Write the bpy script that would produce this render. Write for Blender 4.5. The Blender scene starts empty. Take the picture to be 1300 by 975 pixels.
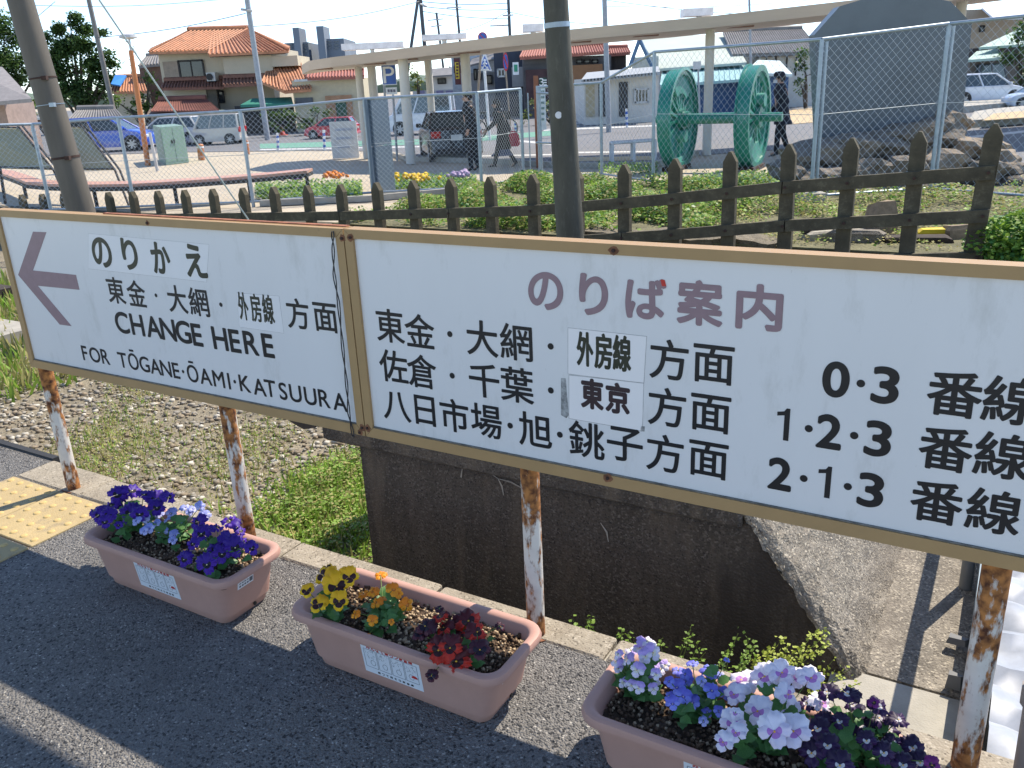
import bpy, bmesh, math, random
import numpy as np
from mathutils import Vector, Matrix
random.seed(7); rng = np.random.default_rng(7)
SC = bpy.context.scene
COL = SC.collection
# ------------------------------------------------------------------ camera, world, sun, exposure
F = 1080.0; PITCH = math.radians(19.4); ROLL = math.radians(-2.7); EYE = 1.5
_f = Vector((0, math.cos(PITCH), -math.sin(PITCH))); _r = Vector((1, 0, 0)); _u = Vector((0, math.sin(PITCH), math.cos(PITCH)))
CA = math.cos(ROLL) * _r + math.sin(ROLL) * _u
CB = -math.sin(ROLL) * _r + math.cos(ROLL) * _u
CAM = Vector((0, 0, EYE))
cd = bpy.data.cameras.new('camera'); cam = bpy.data.objects.new('camera', cd); COL.objects.link(cam)
m3 = Matrix((CA, CB, -_f)).transposed()
cam.matrix_world = Matrix.Translation(CAM) @ m3.to_4x4()
cd.sensor_width = 36; cd.lens = 36 * F / 1300; cd.clip_end = 2000; cd.clip_start = 0.05
SC.camera = cam
SUN = Vector((0.582, 0.478, 1.0)).normalized()
w = bpy.data.worlds.new('World'); SC.world = w; w.use_nodes = True
nt = w.node_tree; bg = nt.nodes['Background']
sky = nt.nodes.new('ShaderNodeTexSky'); sky.sky_type = 'NISHITA'; sky.sun_disc = False
sky.sun_elevation = math.asin(SUN.z); sky.sun_rotation = math.atan2(SUN.x, SUN.y)
sky.air_density = 0.6; sky.dust_density = 0.0; sky.ozone_density = 0.2
nt.links.new(sky.outputs[0], bg.inputs[0]); bg.inputs[1].default_value = 0.15
sl = bpy.data.lights.new('sun', 'SUN'); sl.energy = 3.3; sl.angle = math.radians(0.5); sl.color = (1.0, 0.90, 0.76)
so = bpy.data.objects.new('sun', sl); COL.objects.link(so); so.location = SUN * 30
so.rotation_euler = SUN.to_track_quat('Z', 'Y').to_euler()
SC.view_settings.view_transform = 'Standard'; SC.view_settings.look = 'None'
SC.view_settings.exposure = 1.1; SC.view_settings.gamma = 1.0
# ------------------------------------------------------------------ geometry of the place
def ray(x, y): return CA * ((x - 650) / F) - CB * ((y - 487.5) / F) + _f
def at(x, y, z=-0.3):                       # a point of the photograph on the level z
    d = ray(x, y); return CAM + d * ((z - EYE) / d.z)
def dp(x, y, Y):                            # a point of the photograph at the distance Y
    d = ray(x, y); return CAM + d * (Y / d.y)
P3 = at(681, 805, 0)
YAW = math.radians(-31.2)
U = Vector((math.cos(YAW), math.sin(YAW), 0)); N = Vector((-U.y, U.x, 0))
PM = Matrix.Translation(P3) @ Matrix((U, N, Vector((0, 0, 1)))).transposed().to_4x4()   # platform frame
def L(a, b, z=0): return P3 + U * a + N * b + Vector((0, 0, z))
def pu(p): q = p - P3; return (q.dot(U), q.dot(N), q.z)
def W(x, y, n):                             # a point on the upright plane at distance n from the sign
    d = ray(x, y); return CAM + d * (((P3 + N * n) - CAM).dot(N) / d.dot(N))
GZ = -0.3; TZ = -1.0
# ------------------------------------------------------------------ objects
ROOTM = {}
def tag(o, label=None, cat=None, group=None, kind=None):
    if label: o['label'] = label
    if cat: o['category'] = cat
    if group: o['group'] = group
    if kind: o['kind'] = kind
    return o
def thing(name, label, cat, loc, rz=0.0, group=None):
    o = bpy.data.objects.new(name, None); COL.objects.link(o)
    o.empty_display_size = 0.1
    o.location = loc; o.rotation_euler = (0, 0, rz)
    ROOTM[o] = Matrix.Translation(Vector(loc)) @ Matrix.Rotation(rz, 4, 'Z')
    return tag(o, label, cat, group)
def rootm(p):
    while p is not None:
        if p in ROOTM: return ROOTM[p]
        p = p.parent
    return Matrix.Identity(4)
class MB:
    def __init__(s, M=None):
        s.v = []; s.f = []; s.m = []; s.M = M or Matrix.Identity(4); s.mi = 0
    def add(s, vs, fs):
        b = len(s.v)
        s.v += [tuple(s.M @ Vector(p)) for p in vs]
        s.f += [tuple(b + i for i in f) for f in fs]; s.m += [s.mi] * len(fs)
        return s
    def box(s, c, d, R=None):
        hx, hy, hz = d[0] / 2, d[1] / 2, d[2] / 2; c = Vector(c)
        vs = [Vector((i * hx, j * hy, k * hz)) for k in (-1, 1) for i, j in ((-1, -1), (1, -1), (1, 1), (-1, 1))]
        if R is not None: vs = [R @ q for q in vs]
        return s.add([c + q for q in vs], [(3, 2, 1, 0), (4, 5, 6, 7), (0, 1, 5, 4), (1, 2, 6, 5), (2, 3, 7, 6), (3, 0, 4, 7)])
    def bev(s, c, d, b=0.005, R=None):       # box with chamfered upright and top edges
        hx, hy, hz = d[0] / 2, d[1] / 2, d[2] / 2; c = Vector(c)
        def ring(hx, hy, z, k): return [(-hx + k, -hy, z), (hx - k, -hy, z), (hx, -hy + k, z), (hx, hy - k, z), (hx - k, hy, z), (-hx + k, hy, z), (-hx, hy - k, z), (-hx, -hy + k, z)]
        rs = [ring(hx - b, hy - b, -hz, b), ring(hx, hy, -hz + b, b), ring(hx, hy, hz - b, b), ring(hx - b, hy - b, hz, b)]
        vs = [Vector(p) for r in rs for p in r]
        if R is not None: vs = [R @ q for q in vs]
        fs = [tuple(range(7, -1, -1)), tuple(range(24, 32))]
        for k in range(3):
            for i in range(8): fs.append((k * 8 + i, k * 8 + (i + 1) % 8, k * 8 + 8 + (i + 1) % 8, k * 8 + 8 + i))
        return s.add([c + q for q in vs], fs)
    def tube(s, pts, r, n=8, cap=True, close=False):
        pts = [Vector(p) for p in pts]; k = len(pts)
        rr = r if isinstance(r, (list, tuple)) else [r] * k
        vs = []; prev = None
        for i, p in enumerate(pts):
            t = (pts[min(i + 1, k - 1)] - pts[max(i - 1, 0)])
            if close: t = pts[(i + 1) % k] - pts[i - 1]
            t.normalize()
            a = prev if prev is not None else (Vector((0, 0, 1)) if abs(t.z) < 0.9 else Vector((1, 0, 0)))
            a = (a - t * a.dot(t)).normalized(); prev = a; b = t.cross(a)
            for j in range(n):
                th = 2 * math.pi * j / n
                vs.append(p + (a * math.cos(th) + b * math.sin(th)) * rr[i])
        fs = []
        for i in range(k if close else k - 1):
            i2 = (i + 1) % k
            for j in range(n):
                fs.append((i * n + j, i * n + (j + 1) % n, i2 * n + (j + 1) % n, i2 * n + j))
        if cap and not close: fs += [tuple(range(n - 1, -1, -1)), tuple((k - 1) * n + j for j in range(n))]
        return s.add(vs, fs)
    def poly(s, pts, off):                   # flat polygon thickened by the vector off
        pts = [Vector(p) for p in pts]; off = Vector(off); n = len(pts)
        vs = pts + [p + off for p in pts]
        return s.add(vs, [tuple(range(n - 1, -1, -1)), tuple(range(n, 2 * n))] + [(i, (i + 1) % n, n + (i + 1) % n, n + i) for i in range(n)])
    def quad(s, *p): return s.add(p, [tuple(range(len(p)))])
    def loft(s, rings, cap0=True, cap1=True):
        n = len(rings[0]); vs = [p for r in rings for p in r]; fs = []
        for k in range(len(rings) - 1):
            for i in range(n): fs.append((k * n + i, k * n + (i + 1) % n, k * n + n + (i + 1) % n, k * n + n + i))
        if cap0: fs.append(tuple(range(n - 1, -1, -1)))
        if cap1: fs.append(tuple((len(rings) - 1) * n + i for i in range(n)))
        return s.add(vs, fs)
    def build(s, name, mats, parent=None, smooth=False, flat=False):
        me = bpy.data.meshes.new(name)
        me.from_pydata(s.v, [], s.f)
        for m in (mats if isinstance(mats, (list, tuple)) else [mats]): me.materials.append(m)
        if max(s.m, default=0) > 0: me.polygons.foreach_set('material_index', s.m)
        if smooth:
            me.polygons.foreach_set('use_smooth', [True] * len(me.polygons))
            try: me.set_sharp_from_angle(angle=math.radians(40))
            except Exception: pass
        bm = bmesh.new(); bm.from_mesh(me); bmesh.ops.recalc_face_normals(bm, faces=bm.faces); bm.to_mesh(me); bm.free()
        o = bpy.data.objects.new(name, me); COL.objects.link(o)
        if parent is not None:
            M = rootm(parent)
            if not flat: me.transform(M.inverted())
            o.parent = parent
        return o
def inst(src, name=None, parent=None, M=None, label=None):
    o = bpy.data.objects.new(name or src.name.split('.')[0], src.data if hasattr(src, 'data') else src)
    COL.objects.link(o); o.parent = parent
    if M is not None: o.matrix_basis = M
    if label: o['label'] = label
    return o
def copy_tree(o, parent=None):
    c = o.copy(); COL.objects.link(c); c.parent = parent
    for ch in list(o.children): copy_tree(ch, c)
    return c
def scatter(name, tv, tf, pos, scl, rot, mat, parent=None, matidx=None, mats=None):
    # many small pieces as one mesh; tv (n,3), tf list of equal-length faces
    tv = np.array(tv, float); tf = np.array(tf, int); k = len(pos)
    P = np.einsum('kij,nj->kni', rot, tv) * np.asarray(scl).reshape(k, 1, -1) + np.asarray(pos)[:, None, :]
    Vv = P.reshape(-1, 3)
    Ff = (tf[None] + (np.arange(k) * len(tv))[:, None, None]).reshape(-1, tf.shape[1])
    me = bpy.data.meshes.new(name)
    me.vertices.add(len(Vv)); me.vertices.foreach_set('co', Vv.ravel())
    me.loops.add(Ff.size); me.loops.foreach_set('vertex_index', Ff.ravel())
    me.polygons.add(len(Ff)); me.polygons.foreach_set('loop_start', np.arange(0, Ff.size, tf.shape[1]))
    for m in (mats or [mat]): me.materials.append(m)
    if matidx is not None: me.polygons.foreach_set('material_index', np.repeat(matidx, len(tf)))
    me.update(calc_edges=True); me.validate()
    o = bpy.data.objects.new(name, me); COL.objects.link(o)
    if parent is not None: me.transform(rootm(parent).inverted()); o.parent = parent
    return o
def rrot(k, tilt=1.0):
    a = rng.uniform(0, 2 * np.pi, k); t = rng.normal(0, 0.6, k) * tilt; b = rng.uniform(0, 2 * np.pi, k)
    def Rz(a):
        c, s = np.cos(a), np.sin(a); z = np.zeros(k); o = np.ones(k)
        return np.stack([np.stack([c, -s, z], 1), np.stack([s, c, z], 1), np.stack([z, z, o], 1)], 1)
    c, s = np.cos(t), np.sin(t); z = np.zeros(k); o = np.ones(k)
    Rx = np.stack([np.stack([o, z, z], 1), np.stack([z, c, -s], 1), np.stack([z, s, c], 1)], 1)
    return Rz(a) @ Rx @ Rz(b)
# ------------------------------------------------------------------ materials
def srgb(r, g, b):
    f = lambda c: (c / 255 / 12.92) if c <= 10 else ((c / 255 + 0.055) / 1.055) ** 2.4
    return (f(r), f(g), f(b))
MATS = {}
def M_(name, col, rough=0.6, metal=0.0, var=0.18, scale=6.0, bump=0.0, bscale=60.0, stretch=(1, 1, 1), spots=None, trans=0.0, spec=0.5, coat=0.0, streak=None):
    if name in MATS: return MATS[name]
    m = bpy.data.materials.new(name); m.use_nodes = True; t = m.node_tree; nd = t.nodes; ln = t.links
    b = nd['Principled BSDF']; b.inputs['Roughness'].default_value = rough; b.inputs['Metallic'].default_value = metal
    b.inputs['Specular IOR Level'].default_value = spec
    if coat: b.inputs['Coat Weight'].default_value = coat; b.inputs['Coat Roughness'].default_value = 0.05
    tc = nd.new('ShaderNodeTexCoord'); mp = nd.new('ShaderNodeMapping'); mp.inputs['Scale'].default_value = stretch
    ln.new(tc.outputs['Object'], mp.inputs[0])
    no = nd.new('ShaderNodeTexNoise'); no.inputs['Scale'].default_value = scale; no.inputs['Detail'].default_value = 6; no.inputs['Roughness'].default_value = 0.65
    ln.new(mp.outputs[0], no.inputs['Vector'])
    cr = nd.new('ShaderNodeValToRGB'); cr.color_ramp.elements[0].position = 0.3; cr.color_ramp.elements[1].position = 0.7
    cr.color_ramp.elements[0].color = (*[c * (1 - var) for c in col], 1); cr.color_ramp.elements[1].color = (*[min(1, c * (1 + var)) for c in col], 1)
    ln.new(no.outputs[0], cr.inputs[0]); out = cr.outputs[0]
    for (sc2, th0, th1, c2, kind) in (spots or []):
        if kind == 'v':
            s = nd.new('ShaderNodeTexVoronoi'); s.inputs['Scale'].default_value = sc2; ln.new(tc.outputs['Object'], s.inputs['Vector'])
            sep = nd.new('ShaderNodeSeparateColor'); ln.new(s.outputs['Color'], sep.inputs[0]); src = sep.outputs[0]
        else:
            s = nd.new('ShaderNodeTexNoise'); s.inputs['Scale'].default_value = sc2; s.inputs['Detail'].default_value = 8; s.inputs['Roughness'].default_value = 0.7
            ln.new(mp.outputs[0], s.inputs['Vector']); src = s.outputs[0]
        r = nd.new('ShaderNodeMapRange'); r.inputs[1].default_value = th0; r.inputs[2].default_value = th1; ln.new(src, r.inputs[0])
        mx = nd.new('ShaderNodeMixRGB'); ln.new(r.outputs[0], mx.inputs[0]); ln.new(out, mx.inputs[1]); mx.inputs[2].default_value = (*c2, 1); out = mx.outputs[0]
    ln.new(out, b.inputs['Base Color'])
    if bump:
        s = nd.new('ShaderNodeTexNoise'); s.inputs['Scale'].default_value = bscale; s.inputs['Detail'].default_value = 5; ln.new(mp.outputs[0], s.inputs['Vector'])
        bp = nd.new('ShaderNodeBump'); bp.inputs['Strength'].default_value = min(1, bump); bp.inputs['Distance'].default_value = 0.004 if bscale > 40 else 0.03
        ln.new(s.outputs[0], bp.inputs['Height']); ln.new(bp.outputs[0], b.inputs['Normal'])
    if trans:
        tr = nd.new('ShaderNodeBsdfTranslucent'); ln.new(out, tr.inputs[0]); ms = nd.new('ShaderNodeMixShader'); ms.inputs[0].default_value = trans
        ln.new(b.outputs[0], ms.inputs[1]); ln.new(tr.outputs[0], ms.inputs[2]); ln.new(ms.outputs[0], nd['Material Output'].inputs[0])
    MATS[name] = m; return m
def voro_bump(m, scale, strength, dist=0.004):
    t = m.node_tree; nd = t.nodes; ln = t.links; b = nd['Principled BSDF']
    tc = nd.new('ShaderNodeTexCoord'); v = nd.new('ShaderNodeTexVoronoi'); v.inputs['Scale'].default_value = scale; ln.new(tc.outputs['Object'], v.inputs['Vector'])
    bp = nd.new('ShaderNodeBump'); bp.inputs['Strength'].default_value = strength; bp.inputs['Distance'].default_value = dist; bp.invert = True
    ln.new(v.outputs['Distance'], bp.inputs['Height'])
    if b.inputs['Normal'].links: ln.new(b.inputs['Normal'].links[0].from_socket, bp.inputs['Normal'])
    ln.new(bp.outputs[0], b.inputs['Normal']); return m
asphalt = voro_bump(M_('asphalt', (0.155, 0.148, 0.138), 0.85, var=0.22, scale=2, spots=[(190, 0.4, 1.0, (0.24, 0.228, 0.21), 'v'), (150, 0.22, 0.05, (0.035, 0.035, 0.036), 'v'), (200, 0.955, 0.98, (0.42, 0.40, 0.36), 'v'), (70, 0.56, 0.72, (0.06, 0.06, 0.06), 'n'), (1.3, 0.5, 0.75, (0.105, 0.102, 0.10), 'n')], bump=0.9, bscale=70), 170, 1.0, 0.007)
road_m = M_('road_asphalt', (0.16, 0.16, 0.165), 0.85, var=0.12, scale=1.2, spots=[(60, 0.5, 0.9, (0.2, 0.2, 0.2), 'n')], bump=0.3, bscale=80)
curb_m = voro_bump(M_('curb_concrete', (0.31, 0.27, 0.205), 0.85, var=0.2, scale=5, spots=[(130, 0.82, 0.95, (0.42, 0.37, 0.29), 'v'), (200, 0.12, 0.04, (0.13, 0.11, 0.08), 'v'), (4, 0.52, 0.72, (0.21, 0.175, 0.125), 'n')]), 160, 0.5, 0.003)
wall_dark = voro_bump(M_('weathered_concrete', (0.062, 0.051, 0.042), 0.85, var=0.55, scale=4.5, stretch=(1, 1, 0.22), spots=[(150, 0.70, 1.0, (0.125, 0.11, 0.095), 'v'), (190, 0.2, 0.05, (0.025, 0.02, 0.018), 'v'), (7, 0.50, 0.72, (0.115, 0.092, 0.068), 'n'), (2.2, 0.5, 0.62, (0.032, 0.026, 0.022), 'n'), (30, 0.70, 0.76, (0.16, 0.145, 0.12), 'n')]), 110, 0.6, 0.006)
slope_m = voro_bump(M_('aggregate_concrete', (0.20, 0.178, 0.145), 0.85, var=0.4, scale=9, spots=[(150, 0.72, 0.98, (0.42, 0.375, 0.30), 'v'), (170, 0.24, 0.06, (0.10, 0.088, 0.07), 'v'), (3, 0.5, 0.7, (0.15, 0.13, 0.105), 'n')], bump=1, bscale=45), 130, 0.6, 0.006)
slab_m = M_('smooth_concrete', (0.36, 0.34, 0.29), 0.8, var=0.2, scale=6, spots=[(60, 0.6, 0.8, (0.25, 0.23, 0.2), 'n')], bump=0.6, bscale=150)
tile_m = M_('tactile_yellow', (0.44, 0.335, 0.165), 0.75, var=0.15, scale=6, spots=[(14, 0.52, 0.68, (0.30, 0.235, 0.14), 'n'), (160, 0.6, 0.75, (0.33, 0.26, 0.15), 'n')], bump=0.5, bscale=150)
dome_m = M_('tactile_dome', (0.56, 0.40, 0.16), 0.7, var=0.15, scale=40)
pave_m = M_('plaza_paving', (0.50, 0.435, 0.33), 0.85, var=0.10, scale=0.8, spots=[(3, 0.5, 0.8, (0.42, 0.36, 0.28), 'n')])
_t = pave_m.node_tree; _b = _t.nodes.new('ShaderNodeTexBrick'); _b.inputs['Scale'].default_value = 3.2; _b.inputs['Mortar Size'].default_value = 0.012; _b.inputs['Color1'].default_value = (1, 1, 1, 1); _b.inputs['Color2'].default_value = (.86, .84, .80, 1); _b.inputs['Mortar'].default_value = (.55, .52, .48, 1)
_c = _t.nodes.new('ShaderNodeTexCoord'); _t.links.new(_c.outputs['Object'], _b.inputs['Vector']); _m = _t.nodes.new('ShaderNodeMixRGB'); _m.blend_type = 'MULTIPLY'; _m.inputs[0].default_value = .8
_s = _t.nodes['Principled BSDF'].inputs['Base Color']; _t.links.new(_s.links[0].from_socket, _m.inputs[1]); _t.links.new(_b.outputs['Color'], _m.inputs[2]); _t.links.new(_m.outputs[0], _s)
soil_track = M_('track_soil', (0.25, 0.215, 0.15), 0.9, var=0.3, scale=2.5, spots=[(40, 0.5, 0.7, (0.10, 0.09, 0.06), 'n')], bump=1, bscale=30)
grass_soil = M_('verge_soil', (0.16, 0.15, 0.08), 0.95, var=0.35, scale=3, bump=1, bscale=30)
sign_w = M_('sign_white', (0.74, 0.72, 0.695), 0.30, var=0.03, scale=2.5, stretch=(1, 1, 0.35), spots=[(9, 0.56, 0.78, (0.58, 0.56, 0.52), 'n'), (60, 0.69, 0.76, (0.34, 0.32, 0.29), 'n'), (3, 0.62, 0.8, (0.63, 0.62, 0.60), 'n')], spec=0.5)
patch_a = M_('sticker_aged', (0.79, 0.765, 0.745), 0.4, var=0.03)
patch_w = M_('sticker_white', (0.84, 0.80, 0.77), 0.4, var=0.02)
frame_m = M_('frame_beige', (0.40, 0.255, 0.115), 0.5, spec=0.3, var=0.06, scale=9, spots=[(30, 0.66, 0.75, (0.27, 0.18, 0.1), 'n')])
black_p = M_('lettering_black', (0.012, 0.012, 0.014), 0.35, var=0.1)
brown_p = M_('lettering_dark_brown', (0.035, 0.018, 0.022), 0.4, var=0.2)
green_p = M_('lettering_dark_olive', (0.025, 0.028, 0.015), 0.4, var=0.3, scale=20)
mauve_p = M_('lettering_faded_mauve', (0.27, 0.175, 0.19), 0.45, var=0.08, scale=30)
red_p = M_('lettering_red', (0.55, 0.03, 0.02), 0.45)
def rust_paint():
    m = M_('rusty_white_paint', (0.66, 0.62, 0.55), 0.5, var=0.08, scale=20)
    t = m.node_tree; nd = t.nodes; ln = t.links; b = nd['Principled BSDF']; cur = b.inputs['Base Color'].links[0].from_socket
    tc = nd.new('ShaderNodeTexCoord'); sp = nd.new('ShaderNodeSeparateXYZ'); ln.new(tc.outputs['Object'], sp.inputs[0])
    mp = nd.new('ShaderNodeMapping'); mp.inputs['Scale'].default_value = (1, 1, 0.4); ln.new(tc.outputs['Object'], mp.inputs[0])
    n1 = nd.new('ShaderNodeTexNoise'); n1.inputs['Scale'].default_value = 38; n1.inputs['Detail'].default_value = 9; n1.inputs['Roughness'].default_value = 0.62; ln.new(mp.outputs[0], n1.inputs[0])
    hi = nd.new('ShaderNodeMapRange'); hi.inputs[1].default_value = 0.28; hi.inputs[2].default_value = 0.52; hi.inputs[3].default_value = 0; hi.inputs[4].default_value = 0.21; ln.new(sp.outputs[2], hi.inputs[0])
    lo = nd.new('ShaderNodeMapRange'); lo.inputs[1].default_value = 0.14; lo.inputs[2].default_value = 0.0; lo.inputs[3].default_value = 0; lo.inputs[4].default_value = 0.20; ln.new(sp.outputs[2], lo.inputs[0])
    a1 = nd.new('ShaderNodeMath'); ln.new(n1.outputs[0], a1.inputs[0]); ln.new(hi.outputs[0], a1.inputs[1])
    a2 = nd.new('ShaderNodeMath'); ln.new(a1.outputs[0], a2.inputs[0]); ln.new(lo.outputs[0], a2.inputs[1])
    r1 = nd.new('ShaderNodeMapRange'); r1.inputs[1].default_value = 0.51; r1.inputs[2].default_value = 0.61; ln.new(a2.outputs[0], r1.inputs[0])
    n2 = nd.new('ShaderNodeTexNoise'); n2.inputs['Scale'].default_value = 45; n2.inputs['Detail'].default_value = 6; ln.new(tc.outputs['Object'], n2.inputs[0])
    c2 = nd.new('ShaderNodeValToRGB'); e = c2.color_ramp.elements; e[0].position = 0.35; e[0].color = (0.07, 0.022, 0.009, 1); e[1].position = 0.65; e[1].color = (0.48, 0.20, 0.055, 1); ln.new(n2.outputs[0], c2.inputs[0])
    mx = nd.new('ShaderNodeMixRGB'); ln.new(r1.outputs[0], mx.inputs[0]); ln.new(cur, mx.inputs[1]); ln.new(c2.outputs[0], mx.inputs[2]); ln.new(mx.outputs[0], b.inputs['Base Color'])
    rr = nd.new('ShaderNodeMapRange'); rr.inputs[3].default_value = 0.45; rr.inputs[4].default_value = 0.9; ln.new(r1.outputs[0], rr.inputs[0]); ln.new(rr.outputs[0], b.inputs['Roughness'])
    bp = nd.new('ShaderNodeBump'); bp.inputs['Strength'].default_value = 0.5; bp.inputs['Distance'].default_value = 0.002; ln.new(r1.outputs[0], bp.inputs['Height']); ln.new(bp.outputs[0], b.inputs['Normal'])
    return m
rust_m = rust_paint()
rust_spot = M_('rust_stain', (0.20, 0.085, 0.04), 0.85, var=0.5, scale=60)
rust_dark = M_('rust_dark', (0.05, 0.025, 0.018), 0.85, var=0.4, scale=60)
tub_m = M_('planter_plastic', (0.51, 0.295, 0.23), 0.5, spec=0.3, var=0.06, scale=8, spots=[(14, 0.58, 0.8, (0.43, 0.26, 0.20), 'n'), (60, 0.68, 0.8, (0.33, 0.22, 0.16), 'n')])
soil_m = M_('potting_soil', (0.07, 0.045, 0.028), 0.95, var=0.5, scale=60, bump=1, bscale=120)
perl_m = M_('pale_grain', (0.46, 0.345, 0.215), 0.85, var=0.25, scale=60)
brown_g = M_('brown_grain', (0.13, 0.08, 0.045), 0.9, var=0.3, scale=60)
leaf_m = M_('pansy_leaf', (0.09, 0.22, 0.055), 0.5, var=0.35, scale=25, trans=0.25)
leaf2_m = M_('weed_leaf', (0.25, 0.40, 0.06), 0.6, var=0.45, scale=4, trans=0.35)
leaf3_m = M_('dry_grass', (0.40, 0.37, 0.14), 0.7, var=0.35, scale=4, trans=0.3)
stem_m = M_('green_stem', (0.17, 0.24, 0.06), 0.6, trans=0.2)
galv = M_('galvanised_steel', (0.33, 0.39, 0.44), 0.45, metal=0.55, var=0.15, scale=12)
wire_m = M_('mesh_wire', (0.50, 0.54, 0.56), 0.5, metal=0.2, var=0.1)
picket_m = M_('picket_concrete', (0.080, 0.068, 0.042), 0.9, var=0.4, scale=6, spots=[(12, 0.56, 0.7, (0.15, 0.135, 0.085), 'n'), (45, 0.6, 0.75, (0.03, 0.028, 0.02), 'n')], bump=0.8, bscale=60)
pole_m = M_('old_pole', (0.12, 0.105, 0.085), 0.75, var=0.2, scale=5, stretch=(1, 1, 0.2), bump=0.2)
pole2_m = M_('dark_pole', (0.075, 0.072, 0.055), 0.8, var=0.35, scale=5, stretch=(1, 1, 0.25), spots=[(25, 0.55, 0.75, (0.13, 0.125, 0.10), 'n')], bump=0.4)
steel_g = M_('painted_steel_grey', (0.20, 0.215, 0.22), 0.5, metal=0.2)
# ------------------------------------------------------------------ the setting near the platform
def struct(name, mb, m, parent=None, smooth=False): return tag(mb.build(name, m, parent, smooth), kind='structure') if parent is None else mb.build(name, m, parent, smooth)
mb = MB(PM)
vs = [(-14, -9), (9, -9), (9, -0.02), (-2.55, -0.02), (-2.55, 0.14), (-14, 0.14)]
mb.add([(a, b, 0) for a, b in vs], [tuple(range(6))])
plat = struct('platform', mb, asphalt)
mb = MB(PM); mb.box((-2.3, -4.45, -0.51), (23, 8.98, 1.0)); mb.build('platform_body', slab_m, plat)
# asphalt edging lip on the left
mb = MB(PM); mb.box((-8.3, 0.155, -0.045), (11.5, 0.03, 0.11)); mb.build('edging', M_('black_edging', (0.03, 0.03, 0.03), 0.7), plat)
# curb stones
cuts = [(-2.545, -2.105, -0.035, 0.14), (-2.1, -1.62, -0.035, 0.128), (-1.616, -1.0, -0.028, 0.095), (-0.996, -0.385, -0.024, 0.088), (-0.381, 0.22, -0.022, 0.086), (0.224, 0.84, -0.022, 0.082), (0.844, 1.46, -0.022, 0.078), (1.464, 2.1, -0.022, 0.078)]
for k, (a, b, c, d) in enumerate(cuts):
    mb = MB(PM); mb.bev(((a + b) / 2, (c + d) / 2, -0.085 + 0.002 * (k % 2)), (b - a - 0.006, d - c, 0.18), 0.006); mb.build('curb_stone', curb_m, plat)
# tactile tiles with domes
tileM = []
src_t = None; src_d = None
S = 0.335
for col in range(2):
    for row in range(8):
        cu = -2.545 + 0.003 + S / 2 + col * S; cn = -0.042 - S / 2 - row * S - 0.0035 * row
        if src_t is None:
            mb = MB(); mb.bev((0, 0, 0), (S - 0.006, S - 0.006, 0.012), 0.003); src_t = mb.build('tactile_tile', tile_m); t = src_t
            mb = MB(); rings = [[(math.cos(a) * r, math.sin(a) * r, z) for a in [2 * math.pi * i / 10 for i in range(10)]] for r, z in ((0.014, 0), (0.0125, 0.003), (0.009, 0.005))]
            mb.loft(rings, False, True); src_d = mb.build('dome', dome_m, None, True); src_d.parent = t; d0 = src_d; first = True
        else:
            t = bpy.data.objects.new('tactile_tile', src_t.data); COL.objects.link(t); first = False
        t.parent = plat; t.matrix_basis = PM @ Matrix.Translation((cu, cn, 0.001))
        for i in range(5):
            for j in range(5):
                M = Matrix.Translation(((i - 2) * 0.066, (j - 2) * 0.066, 0.006))
                if first and i == 0 and j == 0: d0.matrix_basis = M; continue
                if row > 4 and (i + j) % 2: continue
                inst(src_d, 'dome', t, M)
# track bed, retaining edge and plaza ground
mb = MB(PM); mb.quad((-60, 0.05, TZ), (40, 0.05, TZ), (40, 7.62, TZ), (-60, 7.62, TZ)); trackbed = struct('track_bed', mb, soil_track)
mb = MB(PM); mb.box((-10, 7.70, -0.66), (100, 0.16, 0.70)); struct('retaining_wall', mb, picket_m)
mb = MB(PM); mb.quad((-400, 7.7, GZ - 0.012), (400, 7.7, GZ - 0.012), (900, 1500, GZ - 0.012), (-1400, 1500, GZ - 0.012)); struct('plaza_ground', mb, pave_m)
mb = MB(PM); mb.poly([(-7.6, 7.62, GZ + .006), (4.5, 7.62, GZ + .006), (6, 16.5, GZ + .006), (0, 15.5, GZ + .006), (-3.2, 13.9, GZ + .006), (-6.4, 12.9, GZ + .006)], (0, 0, -0.06)); struct('verge', mb, grass_soil)
# slab between curb and wall, slope, rough ground on the right
mb = MB(PM); mb.box((3.22, 0.365, -0.65), (5.0, 0.56, 0.70)); struct('lower_slab', mb, slab_m)
mb = MB(PM); mb.box((0.84 + 0.115, 3.65, -0.652), (0.23 + 0.24, 5.98, 0.70)); struct('aggregate_path', mb, slope_m)
# concrete wall with sloping end
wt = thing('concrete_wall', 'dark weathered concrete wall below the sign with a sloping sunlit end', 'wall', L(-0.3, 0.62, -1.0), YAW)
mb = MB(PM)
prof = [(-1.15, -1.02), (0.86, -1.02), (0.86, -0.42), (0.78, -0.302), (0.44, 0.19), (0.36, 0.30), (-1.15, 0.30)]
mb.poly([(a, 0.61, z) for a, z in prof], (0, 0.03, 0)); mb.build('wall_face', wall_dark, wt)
mb = MB(PM); mb.box((-1.1, 2.1, -0.36), (0.10, 2.9, 1.30)); mb.build('end_wall', wall_dark, wt)
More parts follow.
